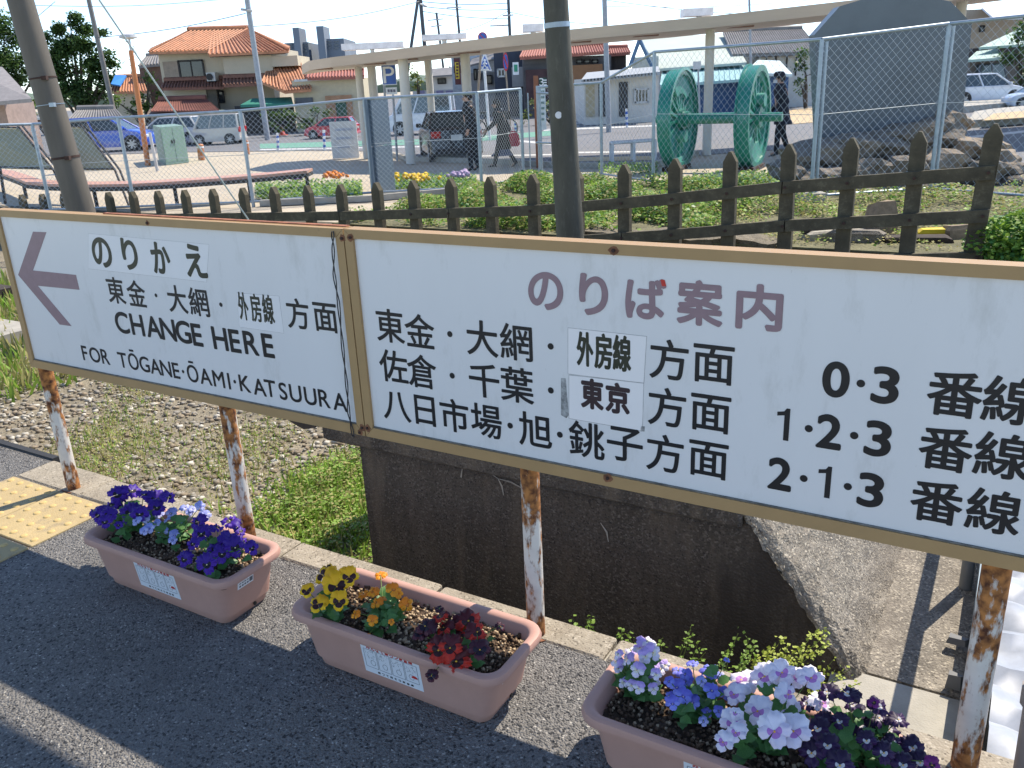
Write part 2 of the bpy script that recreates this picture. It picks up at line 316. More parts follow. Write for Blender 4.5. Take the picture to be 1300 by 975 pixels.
# slope surface as a displaced grid so its edge is knobbly
mb = MB(PM); nx, ny = 46, 70; vs = []; fs = []
for j in range(ny + 1):
    for i in range(nx + 1):
        s = i / nx; a = 0.30 + s * 0.52; z = 0.27 + 0.13 - s * 0.72
        n_ = 0.598 + (j / ny) ** 2.2 * 3.2; z -= 0.05 * max(0, 1 - (n_ - .598) / .05) ** 2; z += 0.004 * math.sin(a * 90 + n_ * 40)
        k = random.uniform(-1, 1) * 0.006
        vs.append((a + k * 0.8, n_ + (random.uniform(-0.008, 0.006) if j == 0 else 0), z + k + 0.012))
for j in range(ny):
    for i in range(nx): q = j * (nx + 1) + i; fs.append((q, q + 1, q + nx + 2, q + nx + 1))
mb.add(vs, fs); mb.build('sloping_end', slope_m, wt, True)
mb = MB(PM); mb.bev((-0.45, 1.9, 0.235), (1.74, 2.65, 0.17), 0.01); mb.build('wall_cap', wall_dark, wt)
mb = MB(PM)
for i, (a, n_) in enumerate([(-0.5, 0.598), (-0.02, 0.598)]): pass
# pale cracks and cobweb like scratches on the wall
cr = MB(PM)
for pts in ([(600, 583), (618, 598), (632, 608), (648, 612), (664, 621)], [(632, 608), (637, 618), (639, 629)], [(762, 664), (770, 676), (772, 688)], [(587, 592), (585, 606)]):
    P = [pu(W(x, y, 0.604)) for x, y in pts]; cr.tube([(p[0], 0.606, p[2]) for p in P], [0.0012 + 0.0022 * (i % 2) for i in range(len(P))], 5)
cr.build('scratch', M_('pale_scratch', (0.30, 0.28, 0.25), 0.9), wt)
b = W(375, 541, 0.9); q = pu(b)
mb = MB(PM); pts = [(-0.11, 0), (-0.085, -0.045), (0.0, -0.07), (0.075, -0.05), (0.10, 0), (0.10, 0.10), (-0.11, 0.10)]
mb.poly([(q[0] + a, 0.95, q[2] + 0.035 + z) for a, z in pts], (0, 1.6, 0)); tag(mb.build('timber_beam', M_('rotten_timber', (0.05, 0.038, 0.03), 0.9, var=0.4, scale=20)), 'rotten dark timber beam end jutting out under the seam of the two sign boards', 'beam')
# two chips of stone on the slab
for (x, y, sx, cfg, lab) in ((1213, 862, 0.026, 1, 'grey broken stone chip lying at the shade line right of the wall'), (1217, 811, 0.036, 0, 'flat stone flake on the rough concrete just above the grey chip')):
    c = at(x, y, GZ + 0.02 + 0.02); r = MB(Matrix.Translation(c) @ Matrix.Rotation(-0.5, 4, 'Z'))
    h = 0.018 if cfg else 0.006
    r.loft([[(-sx, -0.014, -h - 0.01), (sx * 0.6, -0.018, -h - 0.01), (sx, 0.008, -h - 0.01), (-sx * 0.7, 0.02, -h - 0.01)], [(-sx * 0.8, -0.011, h), (sx * 0.5, -0.014, h * 1.2), (sx * 0.85, 0.007, h * 0.7), (-sx * 0.7, 0.017, h * 0.9)]])
    tag(r.build('stone_chip', M_('grey_stone', (0.16, 0.165, 0.17), 0.7)), lab, 'stone')
# metal channel, white sheet and leaning pipe at the right edge
mb = MB(PM)
for k in range(3): mb.box((1.095 + 0.020 * k, 2.4, -0.235 + 0.012 * (k % 2)), (0.017, 4.0, 0.15))
tag(mb.build('metal_channel', M_('blue_grey_steel', (0.20, 0.26, 0.31), 0.5, metal=0.3)), 'blue grey ribbed metal channel running away beside the rough concrete', 'channel')
mb = MB(PM); vs = []; fs = []; nx, ny = 40, 60
for j in range(ny + 1):
    for i in range(nx + 1):
        a = 1.155 + i / nx * 1.6; n_ = 0.17 + j / ny * 3.6; vs.append((a, n_, -0.20 + 0.018 * math.sin(n_ * 38 + 1.5 * math.sin(a * 5)) + 0.008 * math.sin(a * 30 + n_ * 9)))
for j in range(ny):
    for i in range(nx): q = j * (nx + 1) + i; fs.append((q, q + 1, q + nx + 2, q + nx + 1))
mb.add(vs, fs)
mb.add([(a, n_, z - 0.02) for a, n_, z in ((1.16, 0.17, -0.26), (2.76, 0.17, -0.26), (2.76, 3.77, -0.26), (1.16, 3.77, -0.26))], [(0, 1, 2, 3)])
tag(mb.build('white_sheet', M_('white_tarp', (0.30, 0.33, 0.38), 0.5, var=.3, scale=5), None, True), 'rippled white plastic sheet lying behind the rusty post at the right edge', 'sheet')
p0 = at(1290, 1025, 0.0)
mb = MB(); a = p0 + Vector((0.03, 0.0, 0)); bb = dp(1345, 800, p0.y + 0.05)
mb.tube([a, a.lerp(bb, 0.5), bb], 0.042, 16); pp = thing('drain_pipe', 'leaning grey brown pipe in the bottom right corner', 'pipe', a)
mb.build('pipe', M_('grey_brown_plastic', (0.26, 0.22, 0.19), 0.5), pp, True)
mb = MB(); c = a.lerp(bb, 0.62); d = (bb - a).normalized(); mb.tube([c - d * 0.02, c + d * 0.02], 0.049, 16); mb.build('collar', M_('grey_brown_plastic', (0.26, 0.22, 0.19)), pp, True)
t = thing('handrail', 'low pipe handrail behind the right end of the sign casting a forked shadow', 'handrail', L(1.05, 1.31, -.3), YAW)
mb = MB(PM); mb.tube([(1.052, .72, .19), (1.052, 3.4, .19)], .024, 12); mb.build('rail', steel_g, t, True)
for b_ in (1.31, 2.7): mb = MB(PM); mb.tube([(1.052, b_, -.31), (1.052, b_, .19)], .022, 12); mb.build('post', steel_g, t, True)
# ------------------------------------------------------------------ lettering
FC = bpy.data.curves.new('font_probe', 'FONT'); FO = bpy.data.objects.new('font_probe', FC); COL.objects.link(FO)
GC = {}
def glyph(ch):
    if ch not in GC:
        FC.body = ch; bpy.context.view_layer.update()
        me = bpy.data.meshes.new_from_object(FO.evaluated_get(bpy.context.evaluated_depsgraph_get()))
        v = np.array([q.co[:2] for q in me.vertices]); f = [tuple(p.vertices) for p in me.polygons]
        lo, hi = v.min(0), v.max(0); GC[ch] = (v, f, lo, hi); bpy.data.meshes.remove(me)
    return GC[ch]
def put(mb, ch, cu, cz, nn, w, h, bold=0.0, frame=None):
    # ink of the character ch fitted into w x h (h None: natural) centred on (cu, cz) in the upright plane at distance nn
    v, f, lo, hi = glyph(ch)
    sx = w / (hi[0] - lo[0]); sz = h / (hi[1] - lo[1])
    offs = [(0, 0)] + ([(bold * c, bold * s) for c, s in ((1, 0), (-1, 0), (0, 1), (0, -1), (0.7, 0.7), (-0.7, 0.7), (0.7, -0.7), (-0.7, -0.7))] if bold else [])
    if bold: sx *= 1 - 2 * bold / w; sz *= 1 - 2 * bold / h
    for k, (dx, dz) in enumerate(offs):
        mb.add([(cu + (x - (lo[0] + hi[0]) / 2) * sx + dx, nn - 0.00003 * k, cz + (y - (lo[1] + hi[1]) / 2) * sz + dz) for x, y in v], f)
def inkbox(ch, em):      # natural ink size for an em of this height
    v, f, lo, hi = glyph(ch); return (hi[0] - lo[0]) * em, (hi[1] - lo[1]) * em
# ------------------------------------------------------------------ the two sign boards
NF = -0.044; NP = -0.036; NT = -0.0368
zt, zb = 1.152, .545
ZT, ZB = zt, zb
def disc(mb, x, y, r, n=NF - 0.0006, k=12, jag=0.25):
    p = pu(W(x, y, n)); mb.poly([(p[0] + math.cos(2 * math.pi * i / k) * r * (1 + random.uniform(-jag, jag)), n, p[2] + math.sin(2 * math.pi * i / k) * r * (1 + random.uniform(-jag, jag))) for i in range(k)], (0, 0.0005, 0))
def board(u0, u1, posts, label):
    t = thing('station_sign', label, 'sign', L((u0 + u1) / 2, 0, 0), YAW)
    mb = MB(PM); mb.box(((u0 + u1) / 2, NP + 0.008, (ZT + ZB) / 2), (u1 - u0 - 0.02, 0.016, ZT - ZB - 0.02)); mb.build('panel', sign_w, t)
    fw, fb, fs = 0.025, 0.031, 0.029; n0, n1 = NF, 0.0
    def rail(pts, name='frame_rail'):        # mitred rail
        mb = MB(PM); mb.poly([(a, n0, z) for a, z in pts], (0, n1 - n0, 0)); mb.build(name, frame_m, t)
    rail([(u0, ZT), (u1, ZT), (u1 - fs, ZT - fw), (u0 + fs, ZT - fw)])
    rail([(u0, ZB), (u0 + fs, ZB + fb), (u1 - fs, ZB + fb), (u1, ZB)])
    rail([(u0, ZB + .001), (u0, ZT - .001), (u0 + fs - .001, ZT - fw - .001), (u0 + fs - .001, ZB + fb + .001)])
    rail([(u1, ZB + .001), (u1 - fs + .001, ZB + fb + .001), (u1 - fs + .001, ZT - fw - .001), (u1, ZT - .001)])
    mb = MB(PM); mb.box(((u0 + u1) / 2 + .3, -0.010, ZT + 0.001), (u1 - u0 - 0.62, 0.016, 0.005)); u1 < 0 and mb.build('rusty_lip', M_('orange_rust', (0.30, 0.115, 0.06), 0.8, var=0.5, scale=30), t)
    mb = MB(PM); mb.box(((u0 + u1) / 2, NP - 0.003, ZB + fb + 0.002), (u1 - u0 - 2 * fs, 0.004, 0.003)); mb.build('sealant', M_('dirty_sealant', (0.16, 0.15, 0.13), 0.9, var=0.5, scale=40), t)
    for a, r in posts:
        mb = MB(PM); z1 = ZT - 0.05
        mb.tube([(a, r * 0.1 + 0.0, -0.02), (a, r * 0.1, 0.3), (a, r * 0.1, ZB + 0.01), (a, 0.03, z1)] if False else [(a, 0.0, -0.02), (a, 0.0, 0.25), (a, 0.0, ZB + 0.04)], r, 20); mb.build('post', rust_m, t, True)
        mb = MB(PM); mb.tube([(a, 0.03, ZB + 0.03), (a, 0.03, z1)], 0.026, 12); mb.build('back_bracket', steel_g, t, True)
        mb = MB(PM); mb.poly([(a + math.cos(i / 14 * 6.283) * (r + 0.016 + random.uniform(-.008, .01)), math.sin(i / 14 * 6.283) * (r + 0.012 + random.uniform(-.006, .008)), 0.0035) for i in range(14)], (0, 0, -0.003)); mb.build('rust_stain', rust_spot, t)
    return t
up = [pu(at(x, y, 0))[0] for x, y in ((91, 622), (330, 683), (681, 805))]
s1 = board(-2.205, -0.528, [(up[0], 0.026), (up[1], 0.026)], 'white sign board reading CHANGE HERE with a mauve arrow pointing left')
s2 = board(-0.524, 1.26, [(up[2], 0.026), (1.10, 0.028)], 'white sign board listing platform numbers 0・3, 1・2・3 and 2・1・3')
def px(x, y): p = pu(W(x, y, NT)); return p[0], p[2]
def line(name, parent, m, items, em=None, size=None, bold=0.0, nn=NT):
    for it in items:
        ch, x, y = it[:3]; cu, cz = px(x, y); mb = MB(PM)
        if size: w_, h_ = size if len(it) < 4 else it[3]
        else: w_, h_ = inkbox(ch, em)
        if len(it) == 4 and not size: w_, h_ = it[3]
        put(mb, ch, cu, cz, nn, w_ + 2 * bold, h_ + 2 * bold, bold); mb.build(name, m, parent)
# left board
P = [px(x, y) for x, y in ((23, 349), (41.8, 294.1), (58.7, 294.8), (41.8, 343.3), (96.3, 349), (100.8, 368), (47.8, 362.8), (90.9, 414.1), (75.7, 412))]
mb = MB(PM); mb.poly([(a, NT, z) for a, z in P], (0, 0.0006, 0)); mb.build('arrow', mauve_p, s1)
def patch(parent, pts, name='sticker', m=patch_w, nn=NP - 0.0004):
    Q = [px(x, y) for x, y in pts]; cx_ = sum(q[0] for q in Q) / len(Q); cz_ = sum(q[1] for q in Q) / len(Q)
    if m is patch_w or m is patch_a: mb = MB(PM); mb.poly([(a + math.copysign((.0014 if m is patch_w else .0007), a - cx_), nn + .00015, z + math.copysign(.0014 if m is patch_w else .0007, z - cz_)) for a, z in Q], (0, .0002, 0)); mb.build('sticker_edge', M_('sticker_shadow_grime', (.42, .40, .38), .8, var=.3, scale=40), parent)  # grey rim paints the sticker's thin shadow line and its dirty edge
    mb = MB(PM); mb.poly([(a, nn, z) for a, z in Q], (0, 0.0003, 0)); return mb.build(name, m, parent)
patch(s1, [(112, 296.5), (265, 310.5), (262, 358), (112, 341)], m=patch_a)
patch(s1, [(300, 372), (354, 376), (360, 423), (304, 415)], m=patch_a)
line('lettering', s1, green_p, [('の', 129, 320.6, (.098, .097)), ('り', 164.6, 322.7, (.072, .10)), ('か', 203.8, 327.6, (.084, .098)), ('え', 247.9, 331.3, (.088, .10))], size=(1, 1), bold=0.0036)
line('lettering', s1, black_p, [('東', 146.7, 368.7), ('金', 172.8, 372.5), ('大', 224.6, 379.7), ('網', 251.9, 383.6), ('方', 377.9, 398.4), ('面', 413, 403.3)], em=0.098, bold=0.0014)
line('lettering', s1, black_p, [('•', 197.9, 375, (.013, .013)), ('•', 280.3, 386.8, (.014, .014))], size=(1, 1))
line('lettering', s1, green_p, [('外', 308.6, 388.7, (.040, .086)), ('房', 324.5, 390.9, (.043, .086)), ('線', 340.2, 392.6, (.043, .088))], size=(1, 1), bold=0.0016)
cap = lambda s, h, k: [(c, x, y, (inkbox(c, 1)[0] / 0.69 * h * k, h * inkbox(c, 1)[1] / 0.69)) for c, x, y in s]
line('lettering', s1, black_p, cap([('C', 154.6, 409.6), ('H', 174, 412.5), ('A', 194.8, 415.4), ('N', 213.2, 418.6), ('G', 232.5, 421.6), ('E', 249.8, 425.3), ('H', 279, 430), ('E', 297.9, 433.1), ('R', 318.3, 435.8), ('E', 339.9, 439)], 0.073, 1.06), size=(1, 1), bold=0.0022)
line('lettering', s1, black_p, cap([('F', 107.4, 448.3), ('O', 120.2, 450.7), ('R', 133.3, 453.1), ('T', 155.4, 457.2), ('Ō', 168.7, 456.8), ('G', 183.2, 462.5), ('A', 197.1, 465.6), ('N', 210.4, 468), ('E', 223.3, 470.6), ('Ō', 244, 472), ('A', 260.8, 478.2), ('M', 277.4, 481.4), ('I', 290.6, 484), ('K', 310.5, 487.1), ('A', 329.2, 491.6), ('T', 342.9, 493.3), ('S', 359.2, 496.8), ('U', 375, 499.7), ('U', 393.9, 503.3), ('R', 411.4, 506.2), ('A', 431.5, 510.5)], 0.055, 1.02), size=(1, 1), bold=0.0010)
line('lettering', s1, black_p, [('•', 232.3, 471.7, (.012, .012)), ('•', 297.9, 484.6, (.012, .012))], size=(1, 1))
# right board
line('lettering', s2, mauve_p, [('の', 692.4, 369.6, (.089, .087)), ('り', 753.3, 374.3, (.068, .094)), ('ば', 819.5, 379.3, (.092, .090)), ('案', 888.2, 384.8, (.098, .096)), ('内', 963.8, 390.4, (.092, .094))], size=(1, 1), bold=0.0034)
p = px(841.6, 359.6); mb = MB(PM); mb.poly([(p[0] + a, NT - 0.0004, p[1] + z) for a, z in ((-.006, .008), (.004, .008), (.008, -.006), (-.002, -.007))], (0, .0003, 0)); mb.build('red_patch', red_p, s2)
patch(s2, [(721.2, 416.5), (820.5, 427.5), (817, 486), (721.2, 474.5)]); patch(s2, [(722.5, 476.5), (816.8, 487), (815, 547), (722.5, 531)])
mb = patch(s2, [(712, 480), (718, 480.5), (722, 527), (719, 531), (712, 527)], 'tape_residue', M_('grey_residue', (0.28, 0.28, 0.27), 0.8, var=0.7, scale=60))
patch(s2, [(814, 541), (818.5, 541.5), (818, 548), (813, 547.5)], 'tape_residue', M_('grey_residue', (0.28, 0.28, 0.27)))
R1 = [('東', 494.8, 413.8), ('金', 532.5, 420.2), ('大', 611.7, 429.6), ('網', 655, 434.6), ('方', 849, 456.9), ('面', 905.6, 462.8), ('佐', 499.3, 465.3), ('倉', 535.4, 471.8), ('千', 614.4, 483.3), ('葉', 656.1, 489), ('方', 846.4, 517.2), ('面', 902, 525.2), ('八', 503.4, 515.8), ('日', 539.3, 521.5), ('市', 576.7, 527.8), ('場', 617.1, 534.6), ('旭', 679.2, 546.3), ('銚', 744.6, 558.6), ('子', 793, 564.6), ('方', 843.8, 575.8), ('面', 899.2, 584)]
line('lettering', s2, black_p, R1, em=0.1015, bold=0.0014)
line('lettering', s2, black_p, [('番', 1211.8, 500.8), ('線', 1284, 509), ('番', 1200.3, 570.5), ('線', 1272.5, 579), ('番', 1188.7, 637.9), ('線', 1261, 649.5)], em=0.099, bold=0.0020)
line('lettering', s2, black_p, [('•', x, y, (.0165, .0165)) for x, y in ((571, 424.2), (699, 439.8), (574, 477), (699.2, 495.7), (647.6, 540.4), (710.7, 551.9), (1092.8, 486.9), (1026.7, 544.2), (1084.4, 553), (1020.3, 607.5), (1076.3, 617.8))], size=(1, 1))
line('lettering', s2, green_p, [('外', 742.6, 443.4, (.041, .083)), ('房', 765.7, 446.2, (.043, .085)), ('線', 789.4, 448.8, (.043, .085))], size=(1, 1), bold=0.0022)
line('lettering', s2, brown_p, [('東', 751.7, 500.4, (.056, .074)), ('京', 784, 505.8, (.058, .074))], size=(1, 1), bold=0.0030)
NUM = {'0': (.048, .073), '2': (.046, .073), '3': (.046, .074)}
line('lettering', s2, black_p, [(c, x, y, NUM[c]) for c, x, y in (('0', 1061.2, 482), ('3', 1124, 489.5), ('2', 1052.6, 548.3), ('3', 1114.6, 557.3), ('2', 990, 602), ('3', 1105.3, 622.6))], size=(1, 1), bold=0.0030)
for x, y in ((997, 539), (1049.5, 612.2)):      # the figure 1
    cu, cz = px(x, y); mb = MB(PM); mb.poly([(cu + a, NT, cz + z) for a, z in ((-.0185, .027), (-.0185, .018), (-.003, .021), (-.003, -.0375), (.0085, -.0375), (.0085, .0375), (.001, .0375), (-.004, .030))], (0, .0006, 0)); mb.build('lettering', black_p, s2)
# rusty screws on the frames
for prt, x, y, r in ((s1, 187, 283, .008), (s1, 434.5, 302.6, .010), (s2, 445, 301.5, .011), (s2, 779, 318, .012), (s2, 771.6, 607, .012), (s1, 460, 543, .011), (s2, 466.5, 543.5, .011), (s1, 457, 549, .009)):
    mb = MB(PM); disc(mb, x, y, r); mb.build('screw_stain', rust_spot, prt)
    p = pu(W(x, y, NF)); mb = MB(PM); mb.tube([(p[0], NF - .001, p[2]), (p[0], NF - .004, p[2])], .0042, 10); mb.build('screw', rust_dark, prt)
mb = MB(PM)
P = [px(x, y) for x, y in ((426.4, 292.5), (426.8, 310), (428, 346), (433.5, 381.5), (438.8, 438), (444, 487.7), (446.6, 523), (452, 551), (453, 553))]
for s in (0, 1):
    pts = []
    for i in range(len(P) - 1):
        for k in range(8):
            t = k / 8; a = P[i][0] * (1 - t) + P[i + 1][0] * t; z = P[i][1] * (1 - t) + P[i + 1][1] * t; ph = (i * 8 + k) * 0.42 + s * math.pi
            pts.append((a + 0.0035 * math.sin(ph), NF - 0.006 + 0.0025 * math.cos(ph), z))
    mb.tube(pts, 0.0017, 6)
tag(mb.build('twisted_cable', M_('black_cable', (0.015, 0.015, 0.018), 0.4), None, True), 'thin twisted black cable hanging down the seam between the two signs', 'cable')
# ------------------------------------------------------------------ planters
def rr(hx, hy, r, z, k=5, cx=0, cy=0):
    out = []
    for qx, qy, a0 in ((1, 1, 0), (-1, 1, 90), (-1, -1, 180), (1, -1, 270)):
        for i in range(k + 1):
            a = math.radians(a0 + 90 * i / k); out.append((cx + qx * (hx - r) + math.cos(a) * r, cy + qy * (hy - r) + math.sin(a) * r, z))
    return out
PH = 0.18
def planter(u0, label, first=None):
    loc = L(u0 + 0.342, -0.297, 0.0)
    t = thing('planter', label, 'planter', loc, YAW, 'pink plastic planters on the platform')
    if first:
        for ch in first.children: copy_tree(ch, t)
        return t
    mb = MB(); hx, hy = 0.342, 0.134
    mb.loft([rr(.272, .086, .03, .0), rr(.275, .089, .03, .004), rr(.283, .092, .03, .03), rr(.289, .098, .035, .031), rr(.314, .112, .045, .150), rr(.322, .118, .05, .151), rr(hx - .003, hy - .002, .055, .156), rr(hx, hy, .058, .166), rr(hx - .004, hy - .004, .056, .177), rr(hx - .012, hy - .012, .05, .180), rr(hx - .024, hy - .024, .042, .178), rr(hx - .029, hy - .029, .04, .172), rr(.292, .092, .035, .11)], True, False)
    mb.build('tub', tub_m, t, True, flat=True)
    mb = MB(); nx, ny = 44, 16; vs = []; fs = []
    for j in range(ny + 1):
        for i in range(nx + 1): vs.append((-.306 + .612 * i / nx, -.104 + .208 * j / ny, .138 + random.uniform(-.004, .005) + .006 * math.sin(i * .5) * math.cos(j * .7)))
    for j in range(ny):
        for i in range(nx): q = j * (nx + 1) + i; fs.append((q, q + 1, q + nx + 2, q + nx + 1))
    mb.add(vs, fs); mb.build('soil', soil_m, t, True, flat=True)
    mb = MB(); mb.tube([(.2865, .02, .018), (.283, .02, .018)], .006, 10); mb.build('drain_hole', M_('hole_black', (.01, .01, .01)), t, flat=True)
    # printed sticker on the long face, small one on the end
    fs_ = (.112 - .098) / .119; zf = lambda z: -(.098 + (z - .031) * fs_)
    def facept(a, z, o=0.0): return (a, zf(z) - .0006 - o, z)
    mb = MB(); mb.add([facept(a, z) for a, z in ((-.092, .046), (.098, .046), (.098, .146), (-.092, .146))] + [facept(a, z, -.0005) for a, z in ((-.092, .046), (.098, .046), (.098, .146), (-.092, .146))], [(0, 1, 2, 3), (7, 6, 5, 4), (0, 4, 5, 1), (1, 5, 6, 2), (2, 6, 7, 3), (3, 7, 4, 0)])
    stk = mb.build('label_sticker', M_('label_paper', (.78, .79, .80), .35, var=.02), t, flat=True)
    mb = MB()
    def ft(ch, a, z, w_, h_, b_):
        v, f, lo, hi = glyph(ch); sx = w_ / (hi[0] - lo[0]); sz = h_ / (hi[1] - lo[1])
        for k, (dx, dz) in enumerate([(0, 0), (b_, 0), (-b_, 0), (0, b_), (0, -b_)]):
            mb.add([facept(a + (x - (lo[0] + hi[0]) / 2) * sx + dx, z + (y - (lo[1] + hi[1]) / 2) * sz + dz, .0004 + .00002 * k) for x, y in v], f)
    for i, ch in enumerate('みんなで乗ろう東金線'): ft(ch, -.066 + i * .0152, .1345, .012, .0125, .0006)
    mb.build('lettering', red_p, stk, flat=True)
    mb = MB()
    for i, ch in enumerate('乗って残そう東金線'): ft(ch, -.045 + i * .0135, .0545, .0085, .0065, .0003)
    mb.build('lettering', black_p, stk, flat=True)
    # the little comic panels: outlines and a red cap on a round face
    mb = MB()
    def lnseg(a0, z0, a1, z1, w_=.0006):
        d = Vector((a1 - a0, z1 - z0)); d.normalize(); nx_, nz_ = -d.y * w_, d.x * w_
        mb.add([facept(a0 + nx_, z0 + nz_, .0004), facept(a0 - nx_, z0 - nz_, .0004), facept(a1 - nx_, z1 - nz_, .0004), facept(a1 + nx_, z1 + nz_, .0004)], [(0, 1, 2, 3)])
    rnd = random.Random(3)
    for pa in (-.084, -.040, .004, .048):
        for (x0, z0, x1, z1) in ((0, .066, .040, .066), (0, .126, .040, .126), (0, .066, 0, .126), (.040, .066, .040, .126)): lnseg(pa + x0, z0, pa + x1, z1)
        for k in range(26):
            x0 = pa + rnd.uniform(.004, .034); z0 = rnd.uniform(.098, .122); lnseg(x0, z0, x0 + rnd.uniform(-.002, .003), z0 + rnd.uniform(-.006, .004), .0005)
        cxx = pa + rnd.uniform(.014, .026)
        for k in range(10): a0, a1 = k * .628, (k + 1) * .628; lnseg(cxx + math.cos(a0) * .008, .083 + math.sin(a0) * .009, cxx + math.cos(a1) * .008, .083 + math.sin(a1) * .009)
    mb.build('print', M_('print_grey', (.12, .13, .14)), stk, flat=True)
    mb = MB(); mb.add([facept(.076 + math.cos(a) * .010, .082 + math.sin(a) * .009, .0006) for a in [i * math.pi / 8 for i in range(9)]], [tuple(range(9))]); mb.build('print', red_p, stk, flat=True)
    mb = MB(); k_ = (.314 - .289) / .119
    ep = lambda b, z, o=.0006: (.289 + (z - .031) * k_ + o, b, z)
    mb.add([ep(-.052, .112), ep(.010, .112), ep(.010, .138), ep(-.052, .138)] + [ep(-.052, .112, .0001), ep(.010, .112, .0001), ep(.010, .138, .0001), ep(-.052, .138, .0001)], [(0, 1, 2, 3), (7, 6, 5, 4), (0, 4, 5, 1), (1, 5, 6, 2), (2, 6, 7, 3), (3, 7, 4, 0)])
    st2 = mb.build('label_sticker', M_('label_paper', (.78, .79, .80)), t, flat=True)
    mb = MB()
    for i in range(4):
        for j in range(2): mb.add([ep(-.046 + i * .010, .117 + j * .011, .0009), ep(-.039 + i * .010, .117 + j * .011, .0009), ep(-.039 + i * .010, .123 + j * .009, .0009), ep(-.046 + i * .010, .123 + j * .009, .0009)], [(0, 1, 2, 3)])
    mb.add([ep(-.006, .117, .0009), ep(.007, .117, .0009), ep(.007, .133, .0009), ep(-.006, .133, .0009)], [(0, 1, 2, 3)])
    mb.build('print', M_('print_grey', (.12, .13, .14)), st2, flat=True)
    return t
PLU = (-1.470, -0.548, 0.334)
pl1 = planter(PLU[0], 'pink planter of purple and pale blue pansies, nearest the yellow tactile paving')
pl2 = planter(PLU[1], 'pink planter of yellow, orange and dark red pansies in the middle', pl1)
pl3 = planter(PLU[2], 'pink planter of lilac, blue, white and dark purple pansies at the bottom right', pl1)
cube_v = np.array([(-1, -.8, -1), (1, -1, -.9), (.9, 1, -1), (-1, .9, -.8), (-.7, -.9, .8), (.9, -.7, 1), (.8, .8, .8), (-.9, .7, .9)]) * .5
cube_f = [(3, 2, 1, 0), (4, 5, 6, 7), (0, 1, 5, 4), (1, 2, 6, 5), (2, 3, 7, 6), (3, 0, 4, 7)]
for k, p in enumerate((pl1, pl2, pl3)):     # loose grains on the soil
    n = 1500; a = rng.uniform(-.30, .30, n); b = rng.uniform(-.10, .10, n)
    pale = rng.random(n) < (np.where(np.sin(a * 14 + k * 2) + b * 9 > .25, .75, .28) if k < 2 else .22)
    pos = np.stack([a, b, np.full(n, .146) + rng.uniform(-.004, .004, n)], 1); M = ROOTM[p]
    pos = np.array([tuple(M @ Vector(q)) for q in pos])
    tag(scatter('soil_grains', cube_v, cube_f, pos, rng.uniform(.004, .0085, n), rrot(n, 2), None, p, pale.astype(int), [brown_g, perl_m]), kind='stuff')
# ------------------------------------------------------------------ pansies
def petal_mat(n, c, v=.12): return M_('petal_' + n, c, .55, var=v, scale=60, trans=.22)
def flower_mesh(name, cols, blo=(.22, .55), ruf=.06, seed=0):
    # petals fan round +Z; cols: back petals, front petals, blotch, eye
    rd = random.Random(seed); mb = MB(); K = 9
    j_ = lambda a: a + rd.uniform(-5, 5)
    spec = [(j_(62), 46, 1.04, -.16, 0, False), (j_(118), 46, 1.0, -.24, 0, False), (j_(-2), 36, .90, .04, 1, True), (j_(182), 36, .88, .0, 1, True), (j_(270), 47, .92, .12, 1, True)]
    for ang, half, R, dz, mi, bl in spec:
        radii = [.04, blo[0], blo[1], .78, .93, 1.0] if bl else [.04, .35, .6, .8, .93, 1.0]
        rings = []
        for ri, r in enumerate(radii):
            ring = []
            for k in range(K):
                s = k / (K - 1) * 2 - 1
                th = math.radians(ang + s * half * (1 - .12 * (ri == 5)))
                rad = r * R * (1 - (.05 + .22 * r) * abs(s) ** 3 - (.05 * math.cos(s * 11 + ang) if ri > 3 else 0) * (ruf / .05)) + rd.uniform(-.02, .02) * (ri > 3)
                z = dz * r + .12 * math.sin(r * 2.6) + (rd.uniform(-ruf, ruf) * .7 + ruf * 1.6 * math.sin(s * 7 + ang)) * (ri > 2) - .16 * s * s * r
                if r > .9: z -= .10
                ring.append((math.cos(th) * rad, math.sin(th) * rad, z))
            rings.append(ring)
        vs = [p for r in rings for p in r]
        for ri in range(5):
            fs = [(ri * K + k, ri * K + k + 1, ri * K + K + k + 1, ri * K + K + k) for k in range(K - 1)]
            mb.mi = (mi if not bl or ri >= 2 or blo[1] < .2 else 2) if ri else (2 if bl else mi)
            b = len(mb.v); 
            if ri == 0: mb.v += [tuple(p) for p in vs]; base = b
            mb.f += [tuple(base + q for q in f) for f in fs]; mb.m += [mb.mi] * len(fs)
    mb.mi = 3
    mb.add([(math.cos(a) * .065, -.05 + math.sin(a) * .06, .13) for a in [i * math.pi / 4 for i in range(8)]] + [(0, -.05, .17)], [(i, (i + 1) % 8, 8) for i in range(8)])
    me = bpy.data.meshes.new(name); me.from_pydata(mb.v, [], mb.f)
    for c in cols: me.materials.append(c)
    me.polygons.foreach_set('material_index', mb.m); me.polygons.foreach_set('use_smooth', [True] * len(me.polygons)); me.update()
    return me
eye_y = M_('flower_eye', (.75, .42, .02), .6); eye_w = M_('flower_eye_pale', (.75, .70, .35), .6)
blk = petal_mat('near_black', (.012, .004, .018))
